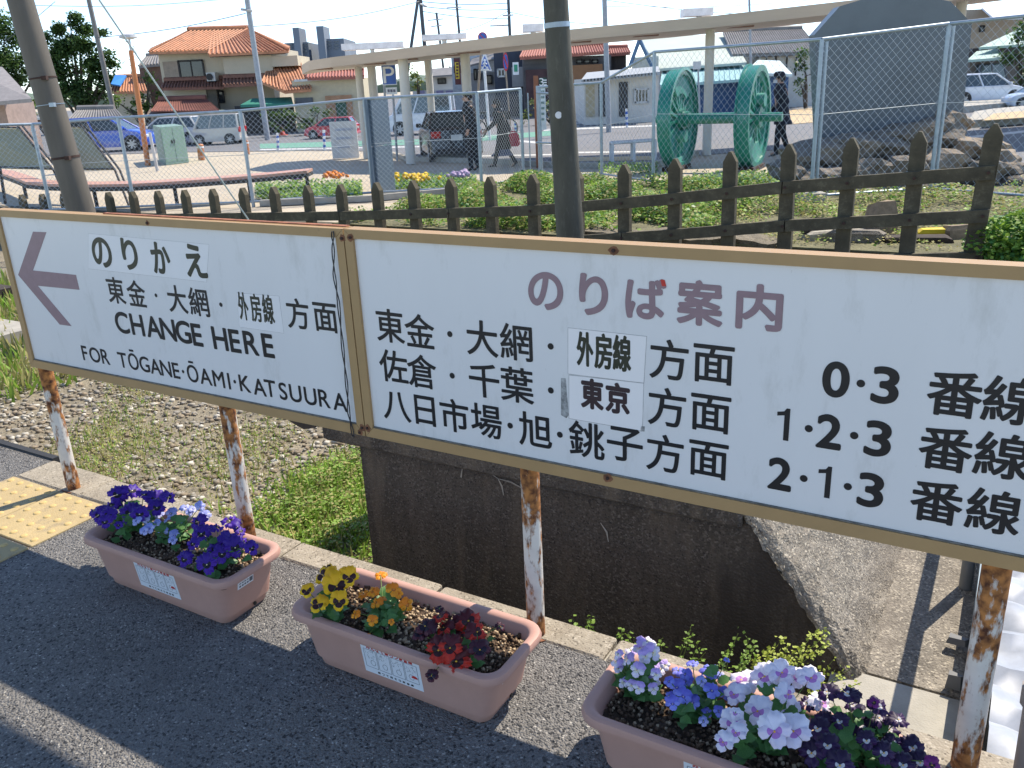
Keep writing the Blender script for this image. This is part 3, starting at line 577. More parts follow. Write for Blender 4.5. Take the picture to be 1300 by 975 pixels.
KINDS_ = {
 'purple': [petal_mat('violet', (.045, .008, .26), .35), petal_mat('deep_violet', (.07, .012, .34), .35), blk, eye_w],
 'paleblue': [petal_mat('pale_blue', (.30, .34, .72)), petal_mat('pale_lavender', (.50, .52, .85)), petal_mat('mid_blue', (.16, .16, .55)), eye_w],
 'yellow': [petal_mat('yellow', (.98, .50, .004)), petal_mat('bright_yellow', (.98, .56, .005)), petal_mat('maroon_black', (.035, .004, .008)), eye_y],
 'orange': [petal_mat('orange', (.95, .26, .005)), petal_mat('light_orange', (.95, .34, .01)), petal_mat('deep_orange', (.70, .16, .01)), eye_y],
 'red': [petal_mat('dark_red', (.09, .006, .012)), petal_mat('red', (.55, .025, .010)), petal_mat('maroon_black', (.035, .004, .008)), eye_y],
 'maroon': [petal_mat('maroon', (.05, .006, .02)), petal_mat('maroon_two', (.075, .008, .022)), blk, eye_y],
 'lilac': [petal_mat('lilac', (.55, .40, .78)), petal_mat('whitish_lilac', (.78, .72, .84)), petal_mat('cream', (.8, .76, .62)), eye_y],
 'blue': [petal_mat('blue', (.17, .17, .66)), petal_mat('light_blue', (.24, .27, .78)), petal_mat('blue_dark', (.10, .08, .45)), eye_w],
 'white': [petal_mat('white', (.82, .79, .88)), petal_mat('white_pink', (.80, .73, .85)), petal_mat('purple_blotch', (.50, .22, .58)), eye_y],
 'darkpurple': [petal_mat('black_purple', (.018, .004, .04)), petal_mat('dark_purple', (.035, .007, .07)), petal_mat('pale_face', (.62, .60, .62)), eye_y],
 'magenta': [petal_mat('magenta', (.16, .01, .14)), petal_mat('magenta_two', (.2, .015, .18)), blk, eye_y]}
BL = {'purple': (.15, .42), 'paleblue': (.1, .3), 'yellow': (.2, .66), 'orange': (.1, .3), 'red': (.2, .5), 'maroon': (.2, .6), 'lilac': (.12, .42), 'blue': (.1, .28), 'white': (.12, .45), 'darkpurple': (.12, .34), 'magenta': (.1, .4)}
FM = {k: [flower_mesh('flower', v, BL[k], .085 if k in ('purple', 'darkpurple', 'red') else .05, s) for s in range(3)] for k, v in KINDS_.items()}
def leaf_mesh(seed):
    rd = random.Random(seed); vs = []; fs = []; K = 7
    for i in range(K):
        t = i / (K - 1); w_ = (math.sin(math.pi * min(1, t * 1.02) ** .8) * .36 + .02) * (1 + .12 * (-1) ** i)
        z = .25 * t - .35 * t * t
        vs += [(-w_, t, z + .10 * w_ * 2), (0, t, z), (w_, t, z + .10 * w_ * 2 + rd.uniform(-.02, .02))]
    for i in range(K - 1):
        for j in (0, 1): q = i * 3 + j; fs.append((q, q + 1, q + 4, q + 3))
    me = bpy.data.meshes.new('leaf'); me.from_pydata(vs, [], fs); me.materials.append(leaf_m); me.polygons.foreach_set('use_smooth', [True] * len(fs)); me.update(); return me
LMH = [leaf_mesh(s) for s in range(4)]
def frame_to(nrm, upv):
    z = nrm.normalized(); x = upv.cross(z); x = x.normalized() if x.length > 1e-4 else Vector((1, 0, 0)); y = z.cross(x)
    return Matrix((x, y, z)).transposed().to_4x4()
def pansy(label, cat, kinds, fl, org, sc, zr=(.20, .28), nleaf=3, dens=1.0, fac=1.22):
    P = []
    for it in fl:
        x, y, r = org[0] + it[0] / sc, org[1] + it[1] / sc, it[2] / sc; kk = it[3] if len(it) > 3 else random.choice(kinds)
        z = random.uniform(*zr); p = at(x, y, z); nn = pu(p)[1]
        if nn > -.195: p = W(x, y, -.195 - random.uniform(0, .02))
        if nn < -.42: p = W(x, y, -.42 + random.uniform(0, .02))
        if pu(p)[2] < .165: p = at(x, y, .17)
        depth = (p - CAM).dot(_f); P.append((p, r * depth / F * fac, kk))
    c = sum((q[0] for q in P), Vector()) / len(P); a0, b0, _ = pu(c); b0 = max(-.36, min(-.23, b0 + .01))
    base = L(a0, b0, .142); t = thing('pansy_plant', label, cat, base, 0, 'pansies growing in the planters'); Mi = ROOTM[t].inverted()
    st = MB()
    for p, r, kk in P:
        out = (p - base); out.z = 0; out = out.normalized() if out.length > .01 else Vector()
        nrm = (CAM - p).normalized() * .75 + out * .45 + Vector((0, 0, .35)) + Vector((random.uniform(-.35, .35), random.uniform(-.35, .35), random.uniform(-.2, .3)))
        R = frame_to(nrm, Vector((random.uniform(-.35, .35), random.uniform(-.3, .3), 1)))
        me = random.choice(FM[kk]); o = bpy.data.objects.new('flower', me); COL.objects.link(o); o.parent = t
        o.matrix_basis = Mi @ Matrix.Translation(p) @ R @ Matrix.Diagonal((r, r * random.uniform(.88, 1.05), r, 1))
        back = p - nrm.normalized() * r * .1; mid = base.lerp(back, .6) + out * .01 + Vector((0, 0, .015))
        st.tube([base + (p - base) * .12 * Vector((1, 1, 0)).length * 0 + Vector((random.uniform(-.01, .01), random.uniform(-.01, .01), 0)), mid, back + Vector((0, 0, .004)), back], .0012, 4)
        for k in range(int(nleaf) + 2):
            l0 = base.lerp(p, random.uniform(.25, .7)); l0.z = random.uniform(.150, max(.165, p.z - .025)); az = random.uniform(0, 6.283)
            d = Vector((math.cos(az), math.sin(az), random.uniform(-.1, .7))).normalized(); s = random.uniform(.024, .042)
            up_ = (Vector((0, 0, 1)) + (CAM - l0).normalized() * .8); R = frame_to(up_ - d * up_.dot(d), d)
            q = pu(l0); q = (min(max(q[0], -9), 9), min(max(q[1], -.405), -.19), q[2]); l0 = L(*q)
            o = bpy.data.objects.new('leaf', random.choice(LMH)); COL.objects.link(o); o.parent = t
            o.matrix_basis = Mi @ Matrix.Translation(l0) @ R @ Matrix.Scale(s, 4)
    st.build('stem', stem_m, t)
    return t
Z2 = ((90, 600), 4.643)
pansy('ruffled deep violet pansies at the left end of the first planter', 'pansy', ['purple'], [(275, 130, 56), (360, 108, 50), (290, 170, 50), (500, 155, 58), (575, 145, 42), (350, 240, 62), (165, 250, 46), (200, 290, 40), (235, 200, 55), (505, 205, 48), (140, 225, 38), (280, 310, 24), (405, 245, 50), (430, 130, 40), (220, 250, 45)], *Z2)
pansy('small pale blue violas in the middle of the first planter', 'viola', ['paleblue'], [(385, 285, 28), (440, 275, 28), (520, 250, 30), (590, 240, 32), (460, 330, 30), (540, 350, 30), (610, 370, 28), (675, 205, 28), (765, 200, 28), (790, 255, 36), (500, 300, 26), (600, 400, 24), (430, 345, 24), (650, 310, 20), (720, 215, 26), (560, 280, 24), (700, 235, 22)], *Z2, zr=(.17, .24), nleaf=2)
pansy('ruffled deep violet pansies at the right end of the first planter', 'pansy', ['purple'], [(750, 290, 50), (770, 360, 52), (720, 420, 36), (940, 290, 48), (860, 325, 36), (1000, 345, 32), (935, 390, 56), (965, 440, 58), (1065, 445, 40), (800, 540, 54), (850, 450, 46), (670, 510, 46), (650, 570, 24), (890, 480, 50), (1010, 410, 40)], *Z2, zr=(.19, .25))
Z3 = ((350, 700), 3.611)
pansy('yellow pansies with dark faces at the left end of the middle planter', 'pansy', ['yellow'], [(222, 110, 44), (335, 115, 44), (278, 158, 57), (143, 180, 32), (195, 240, 42), (290, 228, 40), (240, 78, 34)], *Z3, zr=(.21, .28), nleaf=5)
pansy('small orange violas in the middle planter', 'viola', ['orange'], [(480, 110, 26), (400, 195, 26), (445, 185, 28), (540, 175, 34), (462, 235, 28), (602, 245, 32), (443, 318, 24), (365, 288, 22), (530, 325, 14), (508, 215, 22), (560, 195, 24), (420, 400, 20)], *Z3, zr=(.19, .25), nleaf=5)
pansy('velvety dark red pansies at the right end of the middle planter', 'pansy', ['red'], [(690, 345, 40, 'maroon'), (660, 375, 32, 'maroon'), (775, 350, 38), (755, 300, 32), (880, 320, 54), (920, 370, 40), (750, 450, 54), (830, 500, 56), (800, 440, 45), (935, 450, 42, 'maroon'), (750, 262, 18, 'maroon'), (715, 570, 26, 'maroon'), (1030, 345, 18, 'maroon'), (850, 395, 30)], *Z3, zr=(.19, .25), nleaf=5, fac=1.4)
Z4 = ((720, 780), 4.333)
pansy('white and lilac violas at the left end of the third planter', 'viola', ['lilac'], [(440, 150, 48), (400, 185, 40), (470, 210, 45), (330, 245, 38), (270, 260, 34), (385, 305, 40), (450, 300, 40), (310, 375, 30), (355, 390, 30), (395, 405, 30), (480, 370, 34), (510, 300, 34), (280, 220, 28), (490, 330, 30), (475, 410, 28), (540, 280, 28), (280, 300, 26), (430, 230, 36), (350, 200, 32), (430, 255, 34)], *Z4, zr=(.18, .27), nleaf=3)
pansy('clear blue violas beside the lilac ones in the third planter', 'viola', ['blue'], [(610, 310, 36), (650, 370, 40), (605, 400, 42), (640, 450, 42), (580, 490, 38), (690, 485, 38), (560, 370, 28), (780, 300, 42), (800, 330, 40), (795, 420, 44), (690, 270, 32), (870, 435, 36), (770, 540, 28), (750, 590, 26, 'paleblue'), (835, 535, 30), (880, 250, 16), (740, 370, 28, 'paleblue'), (850, 340, 24, 'paleblue'), (650, 330, 34), (560, 450, 28)], *Z4, zr=(.18, .25), nleaf=3)
pansy('large white pansies with violet blotches in the third planter', 'pansy', ['white'], [(960, 370, 62), (1000, 360, 50), (920, 440, 50), (1090, 340, 68), (1180, 320, 62), (1210, 440, 50), (1050, 530, 62), (1140, 640, 72), (1245, 640, 74), (1220, 530, 62), (910, 600, 58), (930, 650, 46), (860, 700, 46), (925, 545, 24), (1340, 350, 62), (1270, 350, 45), (1400, 490, 56)], *Z4, zr=(.20, .28), nleaf=5, fac=1.42)
Z5 = ((900, 700), 3.25)
pansy('nearly black purple pansies at the right end of the third planter', 'pansy', ['darkpurple'], [(405, 628, 38), (490, 580, 42), (575, 590, 42), (630, 715, 50), (700, 690, 42), (740, 735, 46), (700, 640, 38), (780, 695, 38), (680, 625, 24, 'magenta'), (425, 830, 52), (490, 800, 46), (540, 880, 52), (720, 830, 42), (840, 810, 46), (800, 880, 46), (870, 870, 42), (450, 730, 42), (600, 640, 36), (650, 780, 38), (920, 880, 30, 'magenta'), (470, 700, 38), (580, 780, 36), (540, 700, 34), (760, 790, 34)], *Z5, zr=(.18, .25), nleaf=4)
# ------------------------------------------------------------------ weeds at the foot of the wall
small = [(-.5, 0, 0), (0, .45, .06), (.5, 0, 0), (0, -.45, .06)]
def weed(label, root, tips, leafn=9, ls=.011, mat=leaf2_m):
    t = thing('chickweed', label, 'weed', root, 0, 'weeds at the foot of the wall'); st = MB(); pos = []
    for q in tips:
        q = Vector(q); mid = root.lerp(q, .5) + Vector((random.uniform(-.03, .03), random.uniform(-.02, .02), .02)); pts = []
        for i in range(7):
            s = i / 6; pts.append(root * (1 - s) ** 2 + mid * 2 * s * (1 - s) + q * s * s)
        st.tube(pts, [.0022 - .0014 * i / 6 for i in range(7)], 4)
        for k in range(leafn * 3):
            s = random.random() ** .45; p = root * (1 - s) ** 2 + mid * 2 * s * (1 - s) + q * s * s
            pos.append(tuple(p + Vector((random.gauss(0, .008), random.gauss(0, .008), random.gauss(0, .007)))))
    st.build('stem', stem_m, t); n = len(pos)
    tag(scatter('foliage', small, [(0, 1, 2, 3)], pos, rng.uniform(ls * .7, ls * 1.4, n), rrot(n, 1.4), mat, t), kind='stuff'); return t
def s4(x, y): return (720 + x / 4.333, 780 + y / 4.333)
def s5(x, y): return (900 + x / 3.25, 700 + y / 3.25)
weed('two small green sprigs of weed left of the third planter', L(.02, .30, -.3), [W(*s4(30, 28), .12), W(*s4(125, 20), .12), W(*s4(128, 60), .12)], 9)
weed('low sprig of weed behind the lilac violas', L(.22, .25, -.3), [W(*s4(330, 110), .12), W(*s4(300, 95), .12)])
weed('long arching weed stems behind the blue violas', L(.30, .30, -.3), [W(*s4(680, 70), .2), W(*s4(660, 130), .2), W(*s4(720, 150), .2), W(*s4(510, 150), .18), W(*s4(760, 210), .2)], 7)
weed('wispy weed reaching up between the blue and white pansies', L(.45, .32, -.3), [W(*s4(940, 105), .22), W(*s4(1000, 130), .22), W(*s4(1030, 170), .22), W(*s4(870, 200), .2), W(*s4(980, 220), .2)], 9)
weed('bright flowering weed clump behind the white pansies', L(.55, .35, -.3), [W(*s5(*q), .25) for q in ((455, 315), (495, 335), (490, 375), (300, 365), (330, 385), (245, 405), (380, 390), (195, 440), (330, 500), (280, 440))], 13, .012, M_('yellow_green_leaf', (.36, .42, .06), .6, trans=.3, scale=30))
weed('thin weed sprigs behind the dark purple pansies', L(.66, .32, -.3), [W(*s5(*q), .22) for q in ((585, 485), (550, 520), (630, 540), (520, 440), (600, 560))], 8, .010, M_('yellow_green_leaf', (.36, .42, .06)))
# ------------------------------------------------------------------ ballast, weeds and grass on the track bed
def PW(a, b, z): # arrays in platform frame to world
    return np.stack([P3.x + U.x * a + N.x * b, P3.y + U.y * a + N.y * b, P3.z + z + 0 * a], 1)
def noise2(a, b, s=1.0, k=0): return np.sin(a * 1.7 * s + k) * np.cos(b * 2.3 * s + 1.3 * k) + .5 * np.sin(a * 4.1 * s + b * 3.3 * s + k)
n = 20000; a = -1.3 - 8.5 * rng.random(n) ** 1.35; b = .15 + 4.6 * rng.random(n); sc_ = (.012 + .045 * rng.random(n) ** 2.2)[:, None] * np.stack([rng.uniform(.7, 1.2, n), rng.uniform(.6, 1, n), rng.uniform(.35, .7, n)], 1)
gm = [M_('ballast_grey', (.29, .265, .22), .9, var=.35, scale=20), M_('ballast_brown', (.27, .22, .155), .9, var=.35, scale=20), M_('ballast_pale', (.50, .47, .40), .9, var=.2, scale=20)]
tag(scatter('ballast', cube_v, cube_f, PW(a, b, TZ + .008), sc_, rrot(n, .5), None, None, rng.choice([0, 0, 1, 1, 2], n), gm), kind='stuff')
blade = [(-.08, 0, 0), (.08, 0, 0), (.05, .05, .55), (0, .2, 1)]
def tufts(name, a, b, z, h, mats, w=None, leaf=False, tilt=1.0):
    n = len(a); mi = rng.integers(0, len(mats), n)
    tv = small if leaf else blade
    return tag(scatter(name, tv, [(0, 1, 2, 3)], PW(a, b, z), h, rrot(n, tilt), None, None, mi, mats), kind='stuff')
n = 100000; a = -1.25 - 10 * rng.random(n) ** 1.3; b = .12 + 5.2 * rng.random(n); keep = noise2(a, b, .9, 2.0) + rng.normal(0, .35, n) > .55; a, b = a[keep], b[keep]
tufts('sparse_grass', a, b, TZ + .02, rng.uniform(.02, .07, len(a)), [leaf2_m, leaf3_m, leaf3_m], tilt=.8)
tufts('creeping_weeds', a + .02, b, TZ + .03 + rng.uniform(0, .02, len(a)), rng.uniform(.008, .02, len(a)), [leaf2_m, leaf3_m, leaf3_m], leaf=True, tilt=.7)
# lush clump left of the wall
ctr = [pu(at(x, y, TZ)) for x, y in ((430, 650), (390, 660), (450, 600), (440, 690), (420, 620), (355, 655))]
A = []; B = []; Zz = []
for i, (cu, cn, _) in enumerate(ctr):
    k = 1500 if i != 5 else 500; r = rng.normal(0, .2, (k, 2)); A.append(cu + r[:, 0]); B.append(cn + r[:, 1]); Zz.append(TZ + .01 + rng.random(k) * .12 * np.exp(-(r ** 2).sum(1) / .08))
A = np.concatenate(A); B = np.concatenate(B); Zz = np.concatenate(Zz); kp = (A < -1.2) & (B > .15); A, B, Zz = A[kp], B[kp], Zz[kp]
tufts('green_weed_patch', A, B, Zz, rng.uniform(.012, .030, len(A)), [leaf2_m, leaf2_m, leaf3_m], leaf=True, tilt=.9)
tufts('green_grass_patch', A[::3], B[::3], TZ, rng.uniform(.04, .13, len(A[::3])), [leaf2_m, leaf3_m, leaf2_m], tilt=.8)
# left distance: bushy grass, slab and rails behind the sign's left edge
n = 9000; a = rng.uniform(-13, -6.5, n); b = rng.uniform(1.6, 6.5, n); tufts('tall_grass', a, b, TZ, rng.uniform(.08, .28, n) * (noise2(a, b, .6) > -.3), [leaf2_m, leaf3_m], tilt=.7)
mb = MB(PM); mb.box((-12.5, 3.25, -.93), (8.2, .55, .16)); tag(mb.build('concrete_slab', slab_m), 'low concrete slab crossing the grass left of the CHANGE HERE sign', 'slab')
mb = MB(PM)
mb.box((-15, 4.35, -.86), (9, .28, .18)); tag(mb.build('sleeper', M_('rotten_timber', (.05, .038, .03))), 'dark old timber baulk behind the slab at the left edge', 'timber')
# ------------------------------------------------------------------ picket fence
pf = thing('picket_fence', 'old dark concrete picket fence between the tracks and the plaza', 'fence', L(-5, 7.5, -.3), YAW)
ztop = lambda a: np.interp(a, [-17, -11.2, -7.25, -4.15, -2.33, -1.1, .12, .75], [-.12, .10, .27, .44, .63, .78, .89, .95])
us = [.745, .12, -.49, -1.1, -1.71, -2.33, -2.94, -3.55, -4.15, -4.77, -5.37, -5.98, -6.6, -7.25, -7.88, -8.56, -9.21, -9.88, -10.54, -11.2, -11.85, -12.5, -13.15, -13.8, -14.45, -15.1]
pk = None
for k, a in enumerate(us):
    zt_ = float(ztop(a)); sc1 = 1.0
    if pk is None:
        mb = MB(); w2, d2, h = .072, .042, 1.55
        mb.loft([[(-w2, -d2, -h), (w2, -d2, -h), (w2, d2, -h), (-w2, d2, -h)], [(-w2, -d2, -.095), (w2, -d2, -.095), (w2, d2, -.095), (-w2, d2, -.095)], [(-w2 * .2, -d2, .01), (w2 * .2, -d2, .01), (w2 * .2, d2, .01), (-w2 * .2, d2, .01)]])
        pk = mb.build('picket', picket_m); o = pk
    else: o = bpy.data.objects.new('picket', pk.data); COL.objects.link(o)
    o.parent = pf; big = 1.12 if k == 0 else 1.0
    o.matrix_basis = ROOTM[pf].inverted() @ PM @ Matrix.Translation((a, 7.5, zt_)) @ Matrix.Rotation(random.uniform(-.012, .012) + (.03 if k == 0 else 0), 4, 'Y') @ Matrix.Diagonal((big, 1, 1, 1))
for off, hh in ((.42, .125), (.82, .12), (1.22, .12)):
    cuts_ = [.80, -1.13, -3.55, -5.37, -7.25, -9.21, -11.2, -13.15, -15.3] if off < .5 else [.80, -1.08, -2.94, -4.77, -6.6, -8.56, -10.54, -12.5, -15.3]
    for u1_, u0_ in zip(cuts_[:-1], cuts_[1:]):
        steps = 4; mb = MB(PM); rings = []
        for i in range(steps + 1):
            a = u0_ + .006 + (u1_ - u0_ - .012) * i / steps; z = float(ztop(a)) - off; n0 = 7.5 - .042 - .055
            rings.append([(a, n0, z - hh / 2), (a, n0 + .05, z - hh / 2), (a, n0 + .05, z + hh / 2), (a, n0, z + hh / 2)])
        mb.loft(rings); mb.build('rail', picket_m, pf)
bolt = MB()
for a in us[:12]:
    for off in (.42, .82, 1.22):
        bolt.M = PM; bolt.tube([(a, 7.4, float(ztop(a)) - off), (a, 7.385, float(ztop(a)) - off)], .016, 8)
tag(bolt.build('bolts', rust_dark, pf), kind='stuff')
# rubble between picket and mesh fence
rub = [((1085, 303), 'grey broken slab lying left in the rubble behind the picket fence', .30, .16, .10, 'aggregate_concrete'), ((1118, 296), 'upright block of tan stone in the rubble', .15, .12, .36, 'weathered_tan'), ((1185, 300), 'bright yellow plastic scrap in the rubble', .16, .06, .09, 'yellow_plastic'), ((1060, 300), 'pale flat stone with a yellow edge in the rubble', .34, .14, .07, 'pale_stone'), ((1215, 300), 'tan brick near the last picket', .14, .10, .12, 'weathered_tan'), ((1165, 305), 'brown broken plank between two pickets', .34, .10, .05, 'rotten_timber')]
M_('weathered_tan', (.27, .20, .13), .9, var=.3, scale=15, bump=.5); M_('yellow_plastic', (.75, .55, .02), .4); M_('pale_stone', (.38, .35, .28), .9, var=.3, scale=20, bump=.5)
for (x, y), lab, lx, ly, lz, m in rub:
    p = at(x, y, GZ + .02); r = MB(Matrix.Translation(p) @ Matrix.Rotation(random.uniform(-.5, .3), 4, 'Z') @ Matrix.Rotation(random.uniform(-.12, .12), 4, 'X'))
    j = lambda: random.uniform(.82, 1.1)
    r.loft([[(-lx * j(), -ly * j(), -.03), (lx * j(), -ly * j(), -.03), (lx * j(), ly * j(), -.03), (-lx * j(), ly * j(), -.03)], [(-lx * j(), -ly * j(), lz * .6), (lx * j(), -ly * j(), lz * .6), (lx * j(), ly * j(), lz * .6), (-lx * j(), ly * j(), lz * .6)], [(-lx * .8 * j(), -ly * .8, lz), (lx * .8 * j(), -ly * .8, lz * j()), (lx * .8, ly * .8, lz), (-lx * .8, ly * .8, lz * j())]])
    tag(r.build('rubble_piece', MATS[m]), lab, 'rubble', 'rubble behind the picket fence')
mb = MB(); a = at(1020, 292, GZ + .1); b_ = at(1128, 280, GZ + .1); mb.tube([a, b_], .055, 5); tag(mb.build('beam', MATS['rotten_timber']), 'long dark beam lying behind the rubble', 'beam')
mb = MB(PM); vs = []; fs = []; nx = 30
for i in range(nx + 1):
    a = -3.6 + 2.4 * i / nx; r_ = .02 * math.sin(i * 1.7) + .06 * math.sin(i * .6)
    vs += [(a, 7.66 + r_ * .4, GZ - .1), (a, 7.60 + r_ * .4, GZ + .05 + r_ * .3), (a, 7.95 + r_, GZ + .07 + r_ * .3), (a, 8.2, GZ)]
for i in range(nx):
    for j in range(3): q = i * 4 + j; fs.append((q, q + 1, q + 5, q + 4))
mb.add(vs, fs); tag(mb.build('broken_slab', M_('old_slab', (.20, .17, .12), .9, var=.4, scale=8, bump=1, bscale=40)), 'ragged broken concrete slab edge under the weeds behind the picket fence', 'slab')
# verge weeds
def verge(name, n, a0, a1, b0, b1, h, mats, seed, zmul=1.0, thr=-.2):
    a = rng.uniform(a0, a1, n); b = rng.uniform(b0, b1, n); nz = noise2(a, b, 1.1, seed); k = nz + rng.normal(0, .3, n) > thr; a, b, nz = a[k], b[k], nz[k]
    z = GZ + .01 + rng.random(len(a)) * (.10 + .14 * np.clip(nz + .4, 0, 1.5)) * zmul
    return tufts(name, a, b, z, rng.uniform(h * .6, h * 1.4, len(a)), mats, leaf=True, tilt=1.0)
verge('verge_weeds', 85000, -7.4, -2.2, 7.75, 12.6, .045, [leaf2_m, leaf2_m, leaf_m, leaf3_m], 1.0)
verge('verge_weeds', 16000, -2.6, 2.6, 8.9, 12.5, .045, [leaf2_m, leaf3_m], 2.0, .8, .1)
verge('short_grass', 14000, -2.2, 3.8, 7.75, 11, .03, [leaf3_m, leaf3_m, leaf2_m], 3.0, .3, .1)
c0 = pu(at(1262, 325, GZ)); k = 9000; r = rng.normal(0, 1, (k, 3)); r /= np.linalg.norm(r, axis=1)[:, None]; r *= rng.random(k)[:, None] ** .4
tufts('leafy_bush', c0[0] + .45 + r[:, 0] * .75, c0[1] - .1 + r[:, 1] * .5, GZ + .12 + r[:, 2] * .38, rng.uniform(.03, .07, k), [leaf2_m, leaf_m, leaf2_m], leaf=True, tilt=1.2)
# ------------------------------------------------------------------ chain link fence
cf = thing('chain_link_fence', 'galvanised chain link fence round the plaza edge with round steel posts', 'fence', at(321, 264, GZ), 0)
def pz(x, y): p = at(x, y, GZ); return p
nodes = [((-60, 160), (-42, 285)), ((33, 158), (66, 272)), ((140, 150), (172, 268)), ((298, 141), (322, 262)), ((452, 126), (474, 250)), ((597, 118), (612, 243)), ((657, 113), (665, 230))]
nod2 = [((680, 111), (688, 229)), ((762, 105), (764, 226)), ((832, 66), (829, 236)), ((1040, 50), (1029, 256)), ((1205, 30), (1180, 246)), ((1420, 8), (1375, 262))]
WR = .0021; DM = .088
def wires(mbp, p0, p1, h0, h1, zb0=.06):
    d = Vector((p1.x - p0.x, p1.y - p0.y, 0)); Ls = d.length; d.normalize(); nrm = Vector((-d.y, d.x, 0)); D = DM
    for sgn, off in ((1, .004), (-1, -.004)):
        c = -max(h0, h1) - D if sgn > 0 else 0
        c0_ = c; cmax = Ls if sgn > 0 else Ls + max(h0, h1)
        while c0_ < cmax:
            c0_ += D   # s = c0_ + sgn*t
            pts = []
            ts = [zb0]; 
            # intersect with s=0, s=Ls, t=zb0, t=h(s)
            cand = []
            for s_ in (0, Ls):
                t = (s_ - c0_) * sgn
                if zb0 <= t <= h0 + (h1 - h0) * s_ / Ls: cand.append((s_, t))
            s_ = c0_ + sgn * zb0
            if 0 <= s_ <= Ls: cand.append((s_, zb0))
            kk = (h1 - h0) / Ls; den = 1 - sgn * kk
            if abs(den) > 1e-6:
                s_ = (c0_ + sgn * h0) / den
                if 0 <= s_ <= Ls: cand.append((s_, h0 + kk * s_))
            if len(cand) < 2: continue
            cand.sort(); A_, B_ = cand[0], cand[-1]
            if B_[0] - A_[0] < .02: continue
            q0 = p0 + d * A_[0] + Vector((0, 0, A_[1])) + nrm * off; q1 = p0 + d * B_[0] + Vector((0, 0, B_[1])) + nrm * off
            mbp.tube([q0, q1], WR, 3, False)
def topz(pp): return dp(pp[0][0], pp[0][1], at(*pp[1], GZ).y).z
def mesh_run(nds, skip=()):
    base = [at(*q[1], GZ) for q in nds]; hs = [topz(q) - GZ for q in nds]
    for i, (b0, h) in enumerate(zip(base, hs)):
        mb = MB(); mb.tube([b0 - Vector((0, 0, .05)), b0 + Vector((0, 0, h))], .030, 12)
        for zz in (.35, h * .55, h * .93): mb.tube([b0 + Vector((0, 0, zz - .015)), b0 + Vector((0, 0, zz + .015))], .036, 12)
        mb.build('post', galv, cf, True)
        if i: mb = MB(); mb.tube([base[i - 1] + Vector((0, 0, hs[i - 1])), b0 + Vector((0, 0, h))], .024, 10); mb.build('top_rail', galv, cf, True)
    for i in range(len(base) - 1):
        mb = MB(); wires(mb, base[i], base[i + 1], hs[i] - .02, hs[i + 1] - .02); tag(mb.build('chain_link', wire_m, cf), kind='stuff')
        mb = MB(); mb.tube([base[i] + Vector((0, 0, .08)), base[i + 1] + Vector((0, 0, .08))], .02, 8); mb.build('bottom_rail', galv, cf, True)
        hm = .55; mb = MB(); mb.tube([base[i] + Vector((0, 0, hs[i] * hm)), base[i + 1] + Vector((0, 0, hs[i + 1] * hm))], .004, 4); mb.build('tension_wire', wire_m, cf)
    return base, hs
bA, hA = mesh_run(nodes); DM = .122; bB, hB = mesh_run(nod2)
mb = MB(); p = bB[3]; mb.box((p.x, p.y, GZ + .06), (.36, .3, .14)); mb.build('post_footing', slab_m, cf)
for i, nm in ((3, .05), (4, .05)):      # doubled posts
    mb = MB(); p = bB[i] + Vector((.075, .02, 0)); mb.tube([p, p + Vector((0, 0, hB[i] - .03))], .024, 10); mb.build('post', galv, cf, True)
# steel plate on the fence and the gate posts
def pxbox(mb, x0, x1, y0, y1, Y, D):     # upright box whose front matches a rectangle at the distance Y
    xm, ym = (x0 + x1) / 2, (y0 + y1) / 2; z1 = dp(xm, y0, Y).z; z0 = dp(xm, y1, Y).z; X0 = dp(x0, ym, Y).x; X1 = dp(x1, ym, Y).x
    mb.box(((X0 + X1) / 2, Y + D / 2, (z0 + z1) / 2), (X1 - X0, D, z1 - z0)); return X0, X1, z0, z1
sp_ = thing('steel_plate', 'blue grey steel plate panel standing against the chain link fence', 'panel', at(482, 250, GZ), 0)
mb = MB(); b0 = at(478, 250, GZ); b1 = at(497, 246, GZ); h = topz(((470, 126), (482, 250))) - GZ
d = (b1 - b0).normalized()
w_p = .62; q0 = b0 + d * -.05; q1 = q0 + d * w_p
plm = M_('plate_blue_grey', (.115, .155, .20), .5, metal=.2, var=.08)
for z0, z1 in ((0, h * .52), (h * .525, h)):
    mb = MB(); mb.poly([q0 + Vector((0, 0, z0)), q1 + Vector((0, 0, z0)), q1 + Vector((0, 0, z1)), q0 + Vector((0, 0, z1))], (0, .03, 0)); mb.build('plate', plm, sp_)
for k in (0, .13):
    mb = MB(); pq = q0 + d * k - Vector((0, .02, 0)); mb.tube([pq, pq + Vector((0, 0, h))], .028, 10); mb.build('stile', plm, sp_, True)
gt = thing('gate', 'narrow pipe gate in the chain link fence beside the dark pole', 'gate', at(676, 231, GZ), 0)
for x, yt, yb in ((669, 118, 229), (681, 109, 228), (706, 120, 232)):
    p = at(x + 5, yb, GZ); zt2 = dp(x, yt, p.y).z; mb = MB(); mb.tube([p, Vector((p.x, p.y, zt2))], .03 if x != 669 else .012, 10); mb.build('stile', galv, gt, True)
for y in (118, 181): 
    mb = MB(); a = dp(681, y, 16.9); b_ = dp(706, y + 1, 16.7); mb.tube([a, b_], .02, 8); mb.build('rail', galv, gt, True)
